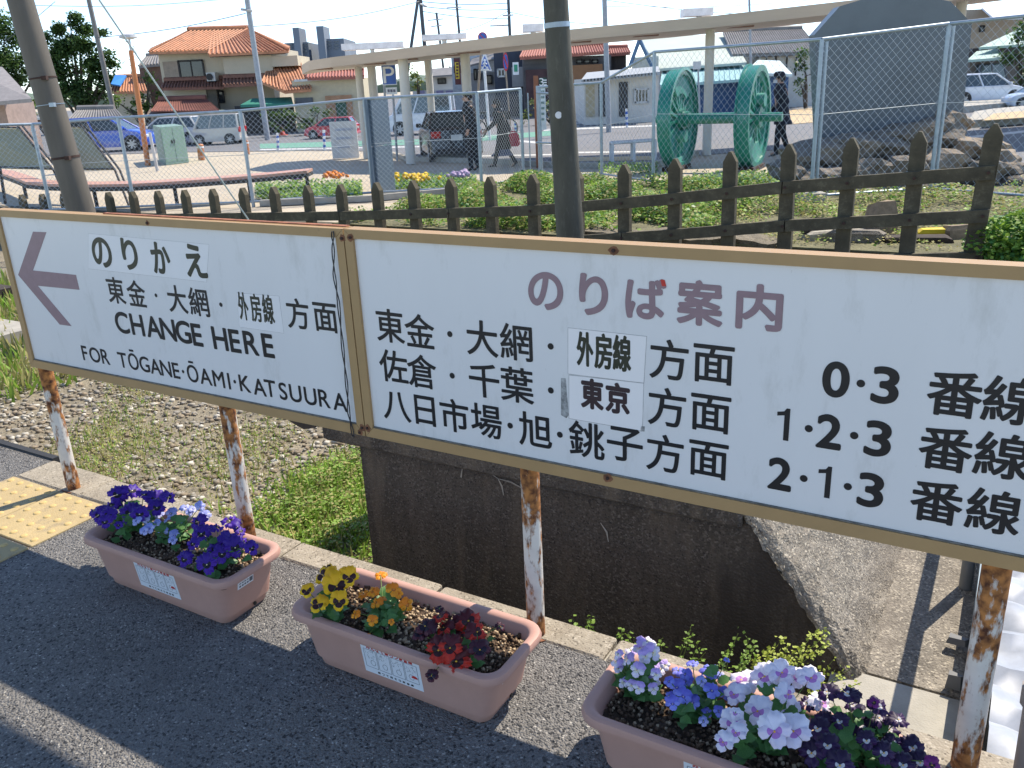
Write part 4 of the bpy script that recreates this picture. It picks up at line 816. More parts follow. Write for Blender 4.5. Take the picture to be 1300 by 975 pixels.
# ------------------------------------------------------------------ the two big poles and the stay wire
def pole(name, label, x0, y0, z0, xt, yt, rpx0, rpx1, m, bands=(), n=20, cat='pole', grp=None):
    b = at(x0, y0, z0); top = dp(xt, yt, b.y); top = b + (top - b) * 1.12
    t = thing(name, label, cat, b, 0, grp); r0 = rpx0 * (b - CAM).dot(_f) / F; r1 = rpx1 * (top - CAM).dot(_f) / F
    mb = MB(); mb.tube([b.lerp(top, i / 6) - (Vector((0, 0, .1)) if i == 0 else Vector()) for i in range(7)], [r0 + (r1 - r0) * i / 6 for i in range(7)], n); mb.build('shaft', m, t, True)
    for y, hh, mm in bands:
        s = (y0 - y) / (y0 - yt) / 1.12; c = b.lerp(top, s); r = r0 + (r1 - r0) * s
        d = (top - b).normalized(); mb = MB(); mb.tube([c - d * hh, c + d * hh], r * 1.035, n); mb.build('band', mm, t, True)
        if hh < .02:
            mb = MB(); q = c + Vector((r * .6, -r * .9, 0)); mb.box(q, (.05, .05, .04)); mb.build('clamp', mm, t)
    return t, b, top
tL, bL, topL = pole('utility_pole', 'thick brown grey pole leaning at the left edge', 148, 425, TZ, 20, -20, 17.5, 15.5, pole_m, ((88, .008, rust_dark), (185, .012, rust_dark), (120, .003, galv)))
tC, bC, topC = pole('utility_pole', 'thick dark mottled pole standing behind the seam of the right sign board', 732, 430, TZ, 704, -20, 18, 15.5, pole2_m, ((26, .022, galv),))
mb = MB(); zb_ = bC + Vector((0, 0, 0)); p = dp(709, 146, bC.y - .10); mb.tube([p + Vector((0, -.02, 0)), p + Vector((0, .01, 0))], .032, 12); mb.build('number_disc', M_('white_disc', (.7, .7, .7), .4), tC)
mb = MB(); a = dp(126, 0, 11.5) + (dp(126, 0, 11.5) - dp(313, 275, 12.6)) * .1; b_ = dp(314, 277, 12.6); b2 = b_ + (b_ - a).normalized() * 1.4; mb.tube([a, b2], .012, 6)
tag(mb.build('stay_wire', M_('stay_pale', (.45, .50, .47), .5)), 'taut pale stay wire slanting down to the picket fence from top left', 'wire')

# ------------------------------------------------------------------ roads and paved areas of the plaza
def gpoly(name, pts, z, m, kind='structure', thick=0.02):
    mb = MB(); P = [at(x, y, z) for x, y in pts]; mb.poly(P, (0, 0, -thick)); return tag(mb.build(name, m), kind=kind)
near = [(-500, 196), (0, 203), (100, 197), (240, 193), (400, 191), (475, 192), (520, 204), (560, 205), (640, 208), (720, 213), (830, 212), (884, 197), (960, 192), (1040, 186), (1150, 190), (1300, 212), (1800, 250)]
far = [at(x, y, GZ) for x, y in near]
mb = MB(); P = [Vector((q.x, q.y, GZ + .004)) for q in far] + [Vector((420, 300, GZ + .004)), Vector((-420, 300, GZ + .004))]
mb.poly(P, (0, 0, -.02)); road = tag(mb.build('road', road_m), kind='structure')
kb = MB()
for i in range(5, 11):
    a, b_ = far[i], far[i + 1]; d = (b_ - a).normalized(); n_ = Vector((-d.y, d.x, 0)) * .07
    kb.poly([a - n_ + Vector((0, 0, .11)), b_ - n_ + Vector((0, 0, .11)), b_ + n_ + Vector((0, 0, .11)), a + n_ + Vector((0, 0, .11))], (0, 0, -.12))
tag(kb.build('road_kerb', slab_m), kind='structure')
gl = M_('cycle_lane_green', (.13, .30, .22), .8, var=.1); wl = M_('road_paint', (.55, .55, .53), .7, var=.15, scale=6)
gpoly('cycle_lane', [(330, 188.5), (560, 183), (700, 172), (700, 166), (560, 176), (330, 182.5)], GZ + .009, gl)
for k, pts in enumerate([[(700, 195), (830, 193), (830, 191.5), (700, 193)], [(330, 190.6), (560, 186.3), (560, 184.8), (330, 189.3)], [(690, 166), (840, 160), (840, 158.5), (690, 164)], [(600, 199), (700, 197), (700, 195.5), (600, 197.5)], [(700, 158), (840, 153), (840, 152), (700, 156.5)], [(1225, 176), (1320, 166), (1320, 163.5), (1225, 173.5)], [(640, 178), (700, 184), (700, 181.5), (640, 176)]]):
    gpoly('road_marking', pts, GZ + .009, wl)
sand = M_('sandy_ground', (.50, .38, .22), .9, var=.12)
gpoly('tactile_strip', [(700, 205), (830, 203), (830, 198), (700, 200)], GZ + .01, M_('strip_yellow', (.55, .44, .24), .8))
gpoly('sandy_patch', [(998, 158), (1046, 154), (1046, 136), (1000, 140)], GZ + .02, sand)
isl = MB(); I = [at(x, y, GZ) for x, y in ((1227, 163), (1500, 142), (1500, 122), (1260, 146), (1236, 150))]
isl.poly([p + Vector((0, 0, .22)) for p in I], (0, 0, -.22)); isl = tag(isl.build('traffic_island', slab_m), kind='structure')
gpoly('sandy_patch', [(1247, 153), (1500, 134), (1500, 122), (1262, 144)], GZ + .235, sand)
isl = MB(); I = [at(x, y, GZ) for x, y in ((1222, 144), (1500, 118), (1500, 108), (1222, 136))]; isl.poly([p + Vector((0, 0, .25)) for p in I], (0, 0, -.25)); tag(isl.build('parking_kerb', slab_m), kind='structure')
hl = MB(); vs = []; 
for i in range(61):
    a = -700 + 1400 * i / 60; h = 9 + 6 * math.sin(i * .7) + 4 * math.sin(i * 1.9 + 1)
    vs += [(a, 640, -2), (a, 640, max(3, h) * .55), (a, 760, max(3, h))]
hl.add(vs, [(i * 3 + j, i * 3 + 3 + j, i * 3 + 4 + j, i * 3 + 1 + j) for i in range(60) for j in (0, 1)]); tag(hl.build('hills', M_('far_trees', (.10, .14, .10), .9, var=.3, scale=.05)), kind='structure')
# ------------------------------------------------------------------ helpers for buildings
wall_cream = M_('wall_cream', (.50, .44, .33), .85, var=.10, scale=.8); wall_grey = M_('wall_grey', (.30, .31, .32), .85, var=.15, scale=.8); wall_white = M_('wall_white', (.62, .60, .55), .85, var=.1, scale=.8)
tile_o = M_('roof_tile_orange', (.45, .20, .10), .65, var=.3, scale=3); tile_r = M_('roof_tile_red', (.34, .12, .085), .7, var=.25, scale=3); tile_g = M_('roof_tile_grey', (.20, .19, .18), .6, var=.25, scale=3)
glass = M_('window_glass', (.03, .035, .04), .12, var=.1); dark = M_('dark_trim', (.03, .028, .026), .7); alu = M_('aluminium_trim', (.45, .46, .47), .4, metal=.4); timber_b = M_('dark_boards', (.06, .05, .045), .85, var=.35, scale=2, stretch=(3, 3, .3)); rustroof = M_('rusty_sheet', (.22, .085, .06), .75, var=.35, scale=1.5)
def D(x, y, Y): return dp(x, y, Y)
def slope(parent, pts, m, ribs=0, rr_=.05, th=.12, name='roof'):
    # pts: eave left, eave right, ridge right, ridge left, each (px, py, Y)
    e0, e1, r1, r0 = [D(*p) for p in pts]; mb = MB(); mb.poly([e0, e1, r1, r0], (0, 0, -th)); o = mb.build(name, m, parent)
    if ribs:
        mb = MB()
        for i in range(ribs + 1):
            t = i / ribs; a = e0.lerp(e1, t) + Vector((0, -.03, .02)); b_ = r0.lerp(r1, t) + Vector((0, 0, .02)); mb.tube([a, b_], rr_, 5)
        tag(mb.build('tile_rolls', m, parent), kind='stuff')
        mb = MB(); up_ = Vector((0, 0, .09)); mb.tube([r0 + up_, r1 + up_], .13, 6); mb.build('ridge', m, parent)
    return o
def wbox(parent, x0, x1, y0, y1, Y, Dp, m, name='wall', ground=False):
    mb = MB(); r = pxbox(mb, x0, x1, y0, y1, Y, Dp)
    if ground: mb = MB(); mb.box(((r[0] + r[1]) / 2, Y + Dp / 2, (GZ + r[3]) / 2), (r[1] - r[0], Dp, r[3] - GZ))
    return mb.build(name, m, parent)
def window(parent, x0, x1, y0, y1, Y, fm=alu, panes=2, name='window', gm=glass):
    mb = MB(); X0, X1, z0, z1 = pxbox(mb, x0, x1, y0, y1, Y - .05, .06); w_ = mb.build(name, gm, parent)
    mb = MB(); f = .06
    for c, d in (((X0, (z0 + z1) / 2), (f, z1 - z0)), ((X1, (z0 + z1) / 2), (f, z1 - z0)), (((X0 + X1) / 2, z0), (X1 - X0, f)), (((X0 + X1) / 2, z1), (X1 - X0, f))): mb.box((c[0], Y - .07, c[1]), (d[0] + .03, .07, d[1] + .03))
    for k in range(1, panes): mb.box((X0 + (X1 - X0) * k / panes, Y - .075, (z0 + z1) / 2), (.05, .04, z1 - z0))
    o = mb.build('frame', fm, None); o.parent = w_; o.data.transform(rootm(parent).inverted()); return w_
def bld(name, label, x, y, Y, cat='house', grp=None): p = D(x, y, Y); return thing(name, label, cat, (p.x, Y, GZ), 0, grp)
# ------------------------------------------------------------------ the orange tiled house
h = bld('tiled_house', 'two storey cream house with an orange tiled roof and an air conditioner', 270, 160, 48)
wbox(h, 206, 346, 62, 140, 48, 7, wall_cream, ground=True)
slope(h, [(189, 66, 47.2), (266, 64, 47.2), (314, 37, 51.5), (240, 39, 51.5)], tile_o, 15)
slope(h, [(265, 69, 46.4), (366, 64, 46.4), (314, 37, 51.6), (270, 39, 51.6)], tile_o, 18)
slope(h, [(192, 62, 56), (189, 66, 47.2), (240, 39, 51.5), (241, 40, 52)], tile_o, 6)
slope(h, [(366, 64, 46.4), (368, 60, 56), (318, 38, 52), (314, 37, 51.6)], tile_o, 6)
wbox(h, 196, 266, 65, 67.5, 47.25, .2, dark, 'fascia'); wbox(h, 266, 362, 68, 70.5, 46.5, .2, dark, 'fascia')
wbox(h, 284, 346, 68, 100, 46.9, 2, wall_cream, 'wall')
window(h, 228, 259, 77, 102, 48, dark, 2); wbox(h, 208, 228, 78, 103, 47.9, .12, M_('shutter_tan', (.30, .24, .18), .7), 'shutter')
ac = wbox(h, 262, 273, 92, 103, 47.2, .7, M_('ac_white', (.55, .55, .52), .5), 'air_conditioner')
mb = MB(); p = D(266, 97.5, 47.15); mb.tube([p, p + Vector((0, -.04, 0))], .17, 14); fo = mb.build('fan', dark, None); fo.parent = ac; fo.data.transform(rootm(h).inverted())
slope(h, [(206, 112, 46.6), (284, 110, 46.6), (284, 101, 47.9), (209, 104, 47.9)], M_('roof_tile_brown', (.20, .09, .06), .7, var=.3, scale=3), 20, .045)
slope(h, [(284, 108, 45.6), (346, 105, 45.6), (346, 98, 46.9), (284, 100, 46.9)], MATS['roof_tile_brown'], 14, .045)
wbox(h, 208, 262, 113, 126, 47.5, .4, wall_cream, 'wall'); window(h, 272, 284, 116, 130, 47.9, dark, 1)
wbox(h, 262, 276, 112, 140, 47.6, .3, M_('wall_dirty', (.20, .18, .15), .9, var=.3, scale=2), 'wall')
slope(h, [(333, 104, 44.6), (362, 116, 43.8), (352, 84, 47.6), (340, 88, 47.6)], tile_o, 6)
slope(h, [(361, 116, 43.8), (395, 113, 43.8), (383, 85, 47.5), (347, 85, 47.5)], tile_o, 9)
wbox(h, 345, 378, 71, 84, 46.8, 3, wall_cream); 
sh = bld('shed', 'low shed with a rust red corrugated roof beneath the orange tiled house', 235, 160, 43.5, 'shed')
slope(sh, [(192, 141, 43), (278, 140, 43), (262, 126, 46.5), (202, 128, 46.5)], rustroof, 24, .02, .06)
slope(sh, [(186, 146, 43.2), (226, 143, 43.2), (214, 136, 45), (190, 138, 45)], M_('old_board_roof', (.16, .12, .09), .9, var=.3, scale=2), 0)
wbox(sh, 196, 276, 142, 170, 43.6, 2, M_('pale_green_sheet', (.27, .33, .29), .8), ground=True)
h2 = bld('annex', 'single storey cream building with a low orange tiled roof right of the big house', 415, 160, 44, 'building')
wbox(h2, 373, 462, 100, 150, 44.3, 5, M_('wall_yellow_cream', (.55, .49, .34), .85, var=.06), ground=True)
slope(h2, [(390, 99, 43.7), (462, 97, 43.7), (462, 89, 46), (392, 91, 46)], tile_r, 18, .05)
wbox(h2, 375, 397, 124, 133, 44.2, .1, M_('shutter_grey', (.10, .11, .12), .6), 'shutter')
wbox(h2, 414, 447, 121, 150, 44.1, .15, M_('door_surround', (.40, .22, .12), .7), 'door_frame'); wbox(h2, 427, 440, 130, 152, 44.0, .12, M_('door_green', (.03, .09, .05), .6), 'door')
wbox(h2, 373, 462, 99, 102, 44.2, .1, alu, 'gutter')
aw = bld('awning', 'dark green awning over the shop front behind the grey utility pole', 340, 160, 45, 'awning')
slope(aw, [(305, 133, 43.6), (372, 131, 43.6), (370, 123, 45), (320, 125, 45)], M_('awning_green', (.03, .20, .14), .6), 0); wbox(aw, 300, 372, 133, 168, 45.0, .5, M_('dark_shopfront', (.045, .045, .045), .8), 'shopfront', ground=True)
# left edge: roof of a shelter, small tiled house in the trees
ls = bld('roadside_building', 'grey roofed shelter at the far left edge', 0, 150, 33, 'shelter')
slope(ls, [(-60, 134, 30), (40, 125, 30), (3, 85, 34), (-60, 80, 34)], M_('roof_slate', (.26, .24, .23), .6), 0, name='roof')
mb = MB()
for k in range(4): mb.tube([D(-60, 127 - k * 12, 30.6 + k * .95), D(34 - k * 9, 118 - k * 9, 30.6 + k * .95)], .02, 4)
tag(mb.build('roof_seams', dark, ls), kind='stuff')
wbox(ls, -60, 9, 131, 165, 31.5, 2, M_('wall_mauve', (.30, .23, .20), .8), ground=True)
h3 = bld('small_house', 'small house with a blue tarpaulin on its orange roof among the trees', 160, 150, 56)
slope(h3, [(141, 117, 55), (186, 116, 55), (180, 98, 58), (148, 99, 58)], tile_o, 12, .05); wbox(h3, 148, 178, 117, 150, 55.6, 3, wall_cream, ground=True)
mb = MB(); mb.poly([D(142, 108, 54.9), D(153, 110, 54.9), D(161, 97, 57.8), D(147, 97, 57.8)], (0, -.1, .08)); mb.build('tarpaulin', M_('tarp_blue', (.04, .22, .60), .5), h3)
h3b = bld('grey_roof_house', 'house with a grey tiled roof half hidden behind the orange lamp pole', 190, 120, 58)
slope(h3b, [(176, 84, 57), (208, 81, 57), (206, 70, 60), (186, 72, 60)], tile_g, 8, .06); wbox(h3b, 180, 210, 84, 130, 57.6, 3, M_('wall_brown', (.16, .10, .08), .85), ground=True)
h4 = bld('gate_roof', 'low grey tiled gate roof behind the blue car', 118, 160, 41, 'gate')
slope(h4, [(88, 152, 40), (156, 150, 40), (146, 139, 42), (99, 140, 42)], tile_g, 18, .045); wbox(h4, 95, 150, 152, 180, 41, .5, timber_b, ground=True)
wbox(h4, 7, 52, 150, 153, 40, .4, wall_white, 'coping'); wbox(h4, 9, 52, 153, 165, 40.1, .3, M_('wall_brown', (.16, .10, .08)), 'wall')
# ------------------------------------------------------------------ far and middle buildings
ap = bld('apartment_block', 'distant blue grey apartment block with two tall towers above the canopy', 400, 60, 170, 'building')
hz = M_('far_blue_grey', (.17, .20, .24), .9, var=.08, scale=.2)
for x0, x1, y0, y1 in ((362, 392, 54, 72), (411, 437, 49, 66)): wbox(ap, x0, x1, y0, y1, 170, 14, hz, ground=True)
for x0, x1, y0 in ((373, 381, 35), (403, 412, 33)): wbox(ap, x0, x1, y0, 70, 168, 6, hz, 'tower', ground=True)
for i in range(3):
    for k, (x0, x1) in enumerate(((364, 371), (384, 390), (414, 420), (424, 430))): window(ap, x0, x1, 56 + i * 4 - (4 if k > 1 else 0), 57.5 + i * 4 - (4 if k > 1 else 0), 169.8, hz, 1)
b1 = bld('town_house', 'pale house with a grey roof seen under the canopy behind the poles', 560, 110, 75)
wbox(b1, 546, 578, 94, 118, 75, 8, wall_white, ground=True); slope(b1, [(540, 97, 74), (582, 94, 74), (575, 85, 78), (548, 87, 78)], tile_g, 0); window(b1, 556, 566, 100, 106, 75, dark, 2)
b2 = bld('apartment_building', 'light grey building with small windows behind the crossing sign', 608, 110, 60, 'building')
wbox(b2, 574, 632, 62, 130, 60, 8, M_('pale_blue_wall', (.45, .49, .52), .85), ground=True)
wbox(b2, 596, 634, 92, 130, 58, 2, wall_grey, ground=True); slope(b2, [(594, 83, 57), (636, 72, 57), (636, 64, 60), (600, 74, 60)], tile_g, 0)
for x0, x1, y0, y1 in ((602, 605, 88, 101), (607, 610, 88, 101), (617, 624, 96, 106), (577, 590, 70, 78), (577, 590, 84, 92)): window(b2, x0, x1, y0, y1, 57.9 if x0 > 595 else 60, dark, 1)
b3 = bld('dark_building', 'blue black building standing behind the round no parking sign', 645, 110, 52, 'building')
wbox(b3, 628, 667, 62, 135, 52, 6, M_('navy_wall', (.035, .045, .07), .7, var=.3, scale=1), ground=True); wbox(b3, 650, 668, 85, 110, 51.5, .6, wall_grey, 'balcony'); window(b3, 632, 641, 88, 97, 52, alu, 2)
b4 = bld('red_roof_house', 'old dark boarded house with a red tiled roof behind the dark pole', 720, 110, 50)
wbox(b4, 665, 776, 72, 135, 50, 8, M_('grey_boards', (.12, .12, .125), .85, var=.25, scale=1, stretch=(1, 1, 5)), ground=True)
slope(b4, [(660, 73, 49), (773, 66, 49), (768, 57, 51.5), (665, 63, 51.5)], tile_r, 34, .05)
slope(b4, [(773, 69, 51), (800, 67, 51), (797, 61, 53), (772, 62, 53)], tile_r, 9, .05); wbox(b4, 774, 795, 70, 140, 51.5, 5, timber_b, ground=True)
wbox(b4, 727, 765, 82, 108, 49.6, .4, M_('shutter_orange_brown', (.30, .155, .075), .8, var=.08), 'shutter'); wbox(b4, 668, 700, 88, 126, 49.4, .6, M_('maroon_boards', (.075, .04, .04), .8, var=.3, scale=2), 'shutter')
for x in (732, 742, 752): window(b4, x, x + 7, 76, 80, 49.9, dark, 1)
gs = bld('pharmacy_sign', 'small white sign with a green panel on the grey boarded house', 654, 85, 49, 'sign'); wbox(gs, 651, 658.5, 79, 95, 49, .2, M_('sign_plain_white', (.75, .76, .76), .4), 'panel'); wbox(gs, 652.6, 657, 82, 91, 48.97, .05, M_('sign_green', (.02, .25, .14), .4), 'panel')
b5 = bld('warehouse', 'large pale green gabled warehouse with a blue shutter front', 880, 140, 44, 'warehouse')
pg = M_('pale_green_roof', (.44, .50, .44), .7, var=.08, scale=.5); cy = M_('cyan_roof', (.27, .48, .50), .6, var=.08, scale=.5); bl_ = M_('blue_shutter', (.025, .085, .22), .55, var=.12, scale=1, stretch=(1, 1, 6))
wbox(b5, 838, 945, 84, 150, 46.5, 8, wall_white, ground=True); slope(b5, [(836, 87, 44.5), (948, 79, 44.5), (926, 42, 52), (812, 49, 52)], pg, 0)
slope(b5, [(838, 108, 42), (948, 100, 42), (944, 78, 46.4), (842, 84, 46.4)], cy, 16, .02); wbox(b5, 868, 948, 101, 150, 43, 1, bl_, 'shutter', ground=True)
mb = MB(); bt = M_('blue_truss', (.07, .14, .24), .5)
mb.tube([D(812, 50, 43.8), D(799, 86, 43.8)], .09, 6); mb.tube([D(812, 50, 43.8), D(830, 90, 43.8)], .09, 6); mb.build('truss', bt, b5); wbox(b5, 806, 836, 72, 96, 44.2, 1, M_('cream_sheet', (.5, .5, .44), .8), 'gable')
b6 = bld('white_shed', 'white shed with a lattice window and striped eave behind the link fence', 790, 150, 38, 'shed')
wbox(b6, 742, 836, 98, 150, 38, 5, wall_white, ground=True); slope(b6, [(738, 101, 37), (838, 91, 37), (836, 84, 41), (745, 92, 41)], M_('shed_roof', (.35, .37, .38), .6), 0)
mb = MB()
for k in range(22): x = 742 + k * 4.3; mb.tube([D(x, 101 - k * .43, 36.9), D(x, 103.5 - k * .43, 36.9)], .035, 4)
tag(mb.build('eave_stripes', dark, b6), kind='stuff')
window(b6, 806, 823, 113, 130, 38, alu, 4); wbox(b6, 786, 797, 104, 148, 37.95, .1, M_('dark_opening', (.05, .05, .055), .8), 'door'); wbox(b6, 760, 772, 106, 148, 37.95, .1, MATS['dark_opening'], 'door'); wbox(b6, 744, 755, 108, 148, 37.9, .12, M_('ochre_pillar', (.42, .36, .24), .8), 'pillar')
b7 = bld('tiled_roof_house', 'traditional house with grey tiled roof and white walls right of the warehouse', 985, 100, 47)
slope(b7, [(930, 70, 46), (1042, 66, 46), (1018, 37, 51), (918, 41, 51)], tile_g, 36, .05); wbox(b7, 962, 1040, 68, 150, 47, 5, wall_white, ground=True)
for x in (972, 984, 998, 1010): wbox(b7, x, x + 1.6, 70, 96, 46.95, .08, dark, 'beam')
wbox(b7, 962, 1040, 68, 71, 46.9, .2, dark, 'beam')
slope(b7, [(945, 92, 41), (1006, 94, 41), (990, 77, 44), (962, 76, 44)], M_('teal_white_roof', (.50, .62, .64), .5), 0); wbox(b7, 950, 1000, 95, 150, 42, 1, bl_, ground=True)
b8 = bld('beige_building', 'beige building with a white roof at the top right corner', 1265, 60, 60, 'building')
wbox(b8, 1215, 1340, 10, 70, 60, 8, M_('wall_beige', (.40, .33, .25), .85, var=.06), ground=True); slope(b8, [(1262, 23, 54), (1340, 20, 54), (1330, 4, 60), (1246, 9, 60)], M_('white_roof', (.72, .73, .76), .5), 0); window(b8, 1244, 1249, 33, 40, 60, dark, 1)
b9 = bld('green_roof_house', 'house with two pale green roofs behind the parked cars at the right', 1260, 80, 50)
gr = M_('verdigris_roof', (.33, .46, .40), .7, var=.1, scale=1)
slope(b9, [(1243, 60, 48), (1300, 56, 48), (1296, 36, 52), (1284, 41, 52)], gr, 0); slope(b9, [(1228, 76, 46), (1272, 73, 46), (1266, 62, 50), (1240, 65, 50)], gr, 0); wbox(b9, 1232, 1300, 60, 110, 51, 4, timber_b, ground=True); wbox(b9, 1230, 1300, 76, 110, 47.5, 1, M_('wall_grey_brown', (.16, .14, .12), .9), ground=True)  # front wall is one even grey brown
lw = bld('low_wall', 'low white wall with faded panels beyond the parked van', 570, 120, 66, 'wall'); wbox(lw, 524, 640, 113, 124, 66, .3, wall_white, ground=True)
for k in range(7): wbox(lw, 530 + k * 12, 539 + k * 12, 115, 119, 65.95, .05, M_('faded_panel', (.30, .26, .40), .7), 'panel')
# ------------------------------------------------------------------ trees
def tree(name, label, px0, py0, Y, blobs, nleaf, ls, mats, trunk_r=.25, group=None, low=None):
    b = at(px0, py0, GZ) if Y is None else Vector((D(px0, 150, Y).x, Y, GZ)); t = thing(name, label, 'tree' if trunk_r > .05 else 'shrub', b, 0, group)
    st = MB(); pos = []; k_ = (Y or b.y) / F
    for (x, y, rx, ry) in blobs:
        c = D(x, y, (Y or b.y) + random.uniform(-1, 1) * .25 * rx * k_); st.tube([b, b.lerp(c, .5) + Vector((0, 0, .3)), c], [trunk_r, trunk_r * .6, trunk_r * .15], 6)
        sub = max(3, int(rx * ry / 60)); cs = [c + Vector((rng.normal() * rx * k_ * .5, rng.normal() * rx * k_ * .4, rng.normal() * ry * k_ * .5)) for _ in range(sub)]
        for s in cs: st.tube([c, s], [trunk_r * .2, .02], 4)
        n = int(nleaf * rx * ry / 900); rad = min(rx, ry) * k_
        for _ in range(n):
            s = cs[rng.integers(sub)]; v = rng.normal(0, 1, 3); v /= np.linalg.norm(v); v *= rad * (.25 + .75 * rng.random() ** 1.5); pos.append((s.x + v[0] * 1.1, s.y + v[1], s.z + v[2] * .75))
    st.build('trunk', M_('bark', (.10, .08, .06), .9, var=.3), t); n = len(pos)
    tag(scatter('crown', small, [(0, 1, 2, 3)], pos, rng.uniform(ls * .6, ls * 1.4, n), rrot(n, 1.3), None, t, rng.integers(0, len(mats), n), mats), kind='stuff'); return t
tg1 = M_('tree_leaf_dark', (.065, .125, .035), .55, var=.4, scale=.7, trans=.4); tg2 = M_('tree_leaf_mid', (.11, .19, .045), .55, var=.4, scale=.7, trans=.45); tg3 = M_('tree_leaf_light', (.16, .24, .045), .55, var=.4, scale=.7, trans=.3); tgy = M_('tree_leaf_yellow', (.26, .27, .07), .6, var=.3, scale=.7, trans=.3)
tree('broadleaf_tree', 'tall dark evergreen tree between the left pole and the thin grey pole', 105, 150, 60, [(88, 24, 13, 9), (74, 40, 12, 9), (100, 40, 16, 12), (66, 62, 16, 12), (90, 66, 16, 14), (118, 62, 18, 14), (136, 78, 13, 12), (84, 92, 20, 14), (112, 92, 18, 14), (100, 116, 24, 16), (74, 118, 18, 14), (126, 44, 8, 7), (138, 104, 12, 12), (128, 124, 14, 12)], 6500, .17, [tg1, tg1, tg2], .16)
tree('broadleaf_tree', 'dark evergreen trees at the far left behind the thick pole', 5, 150, 62, [(5, 40, 20, 22), (0, 75, 26, 24), (25, 90, 22, 18), (12, 110, 22, 12), (55, 75, 14, 18)], 5200, .17, [tg1, tg2], .15)
tree('bright_shrub', 'yellow green shrubs above the white coping at the left edge', 28, 160, 46, [(20, 138, 26, 8), (45, 146, 14, 5), (35, 126, 20, 8)], 900, .14, [tgy, tg3], .05)
tree('creeper_tree', 'bright green creeper covered tree beside the orange lamp pole', 185, 155, 50, [(188, 100, 9, 14), (190, 120, 10, 14), (183, 130, 14, 10), (165, 138, 12, 10), (195, 135, 12, 8), (150, 130, 12, 10)], 1500, .13, [tg3, tg2], .12)
tree('bare_tree', 'thin bare tree behind the lamp left of the house', 160, 120, 64, [(158, 78, 12, 14), (170, 62, 8, 10)], 60, .1, [M_('twig', (.14, .11, .09), .9)], .06)
tree('hedge', 'dark clipped hedge behind the red car', 400, 165, 41, [(355, 145, 14, 10), (375, 148, 16, 12), (405, 143, 16, 9), (385, 158, 22, 7), (360, 160, 18, 6)], 1600, .12, [tg1, tg2, tg2], .05)
tree('roadside_tree', 'small olive tree standing under the canopy left of the poles', 532, 118, 58, [(530, 95, 9, 11), (533, 107, 9, 8)], 1500, .16, [tg2, tgy], .1)
tree('garden_tree', 'round dark shrub tree left of the black monument', 1022, 118, 44, [(1022, 80, 13, 12), (1024, 96, 14, 12), (1015, 104, 8, 7)], 1500, .13, [tg1, tg2], .1)
tree('garden_tree', 'dark conifer at the right edge behind the parked cars', 1292, 110, 46, [(1292, 50, 14, 18), (1288, 75, 16, 16), (1298, 100, 14, 18)], 1300, .16, [tg1, tg1, tg2], .15)
tree('roadside_shrub', 'weedy shrubs behind the low fence right of the gate', 700, 150, 40, [(690, 142, 9, 9), (700, 150, 8, 6), (668, 140, 10, 10)], 1300, .12, [tg2, tg3, tgy], .05)
# ------------------------------------------------------------------ the plaza canopy
cn = thing('plaza_canopy', 'long curved beige canopy on round columns across the plaza', 'canopy', at(640, 205, GZ), 0)
can_m = M_('canopy_beige', (.66, .55, .44), .6, var=.05, scale=.6); fas_m = M_('canopy_fascia', (.52, .40, .29), .55, var=.12, scale=.5, stretch=(1, 1, 4)); col_m = M_('column_cream', (.60, .57, .50), .6, var=.05)
ne = [(383, 84, 24.4, .4), (392, 78.5, 23.9, 2.4), (420, 74, 23.1, 3.4), (470, 68, 22.3, 3.6), (540, 59, 21.5, 3.6), (640, 47, 20.6, 3.6), (760, 35, 20.0, 3.7), (900, 22, 19.5, 4.0), (1060, 4, 19.2, 4.6), (1200, -12, 19.2, 5.2), (1350, -30, 19.6, 5.6), (1600, -60, 21, 6)]
Nn = [D(x, y, Y) for x, y, Y, w_ in ne]; mbT = MB(); mbF = MB(); rings = []
for q, (x, y, Y, w_) in zip(Nn, ne): rings.append([q + Vector((0, 0, -.20)), q + Vector((.0, w_, -.20)), q + Vector((0, w_, 0)), q])
mbT.loft(rings); mbT.build('roof', can_m, cn)
mbF.loft([[q + Vector((0, -.03, -.21)), q + Vector((0, -.005, -.21)), q + Vector((0, -.005, .02)), q + Vector((0, -.03, .02))] for q in Nn]); mbF.build('fascia', fas_m, cn)
def canz(X, Y): 
    xs = [q.x for q in Nn]; return float(np.interp(X, xs, [q.z for q in Nn]))
for fx, fy, r in ((897, 197, .105), (522, 208, .125), (598, 203, .12), (1200, 180, .12), (466, 201, .10), (482, 200, .12), (552, 197, .1)):
    p = at(fx, fy, GZ); mb = MB(); mb.tube([p, Vector((p.x, p.y, canz(p.x, p.y) - .19))], r, 16); mb.build('column', col_m, cn, True)
for x, y, Y in ((408, 83, 24), (476, 80, 23.4), (516, 72, 22.6), (595, 64, 22), (735, 48, 21.5), (820, 42, 21), (940, 33, 21), (580, 70, 22.8)):
    p = D(x, y, Y); z = canz(p.x, Y) - .205; mb = MB(); mb.box((p.x, Y, z), (.55, .3, .03)); mb.build('light_fitting', M_('fitting_brown', (.28, .16, .12), .6), cn)
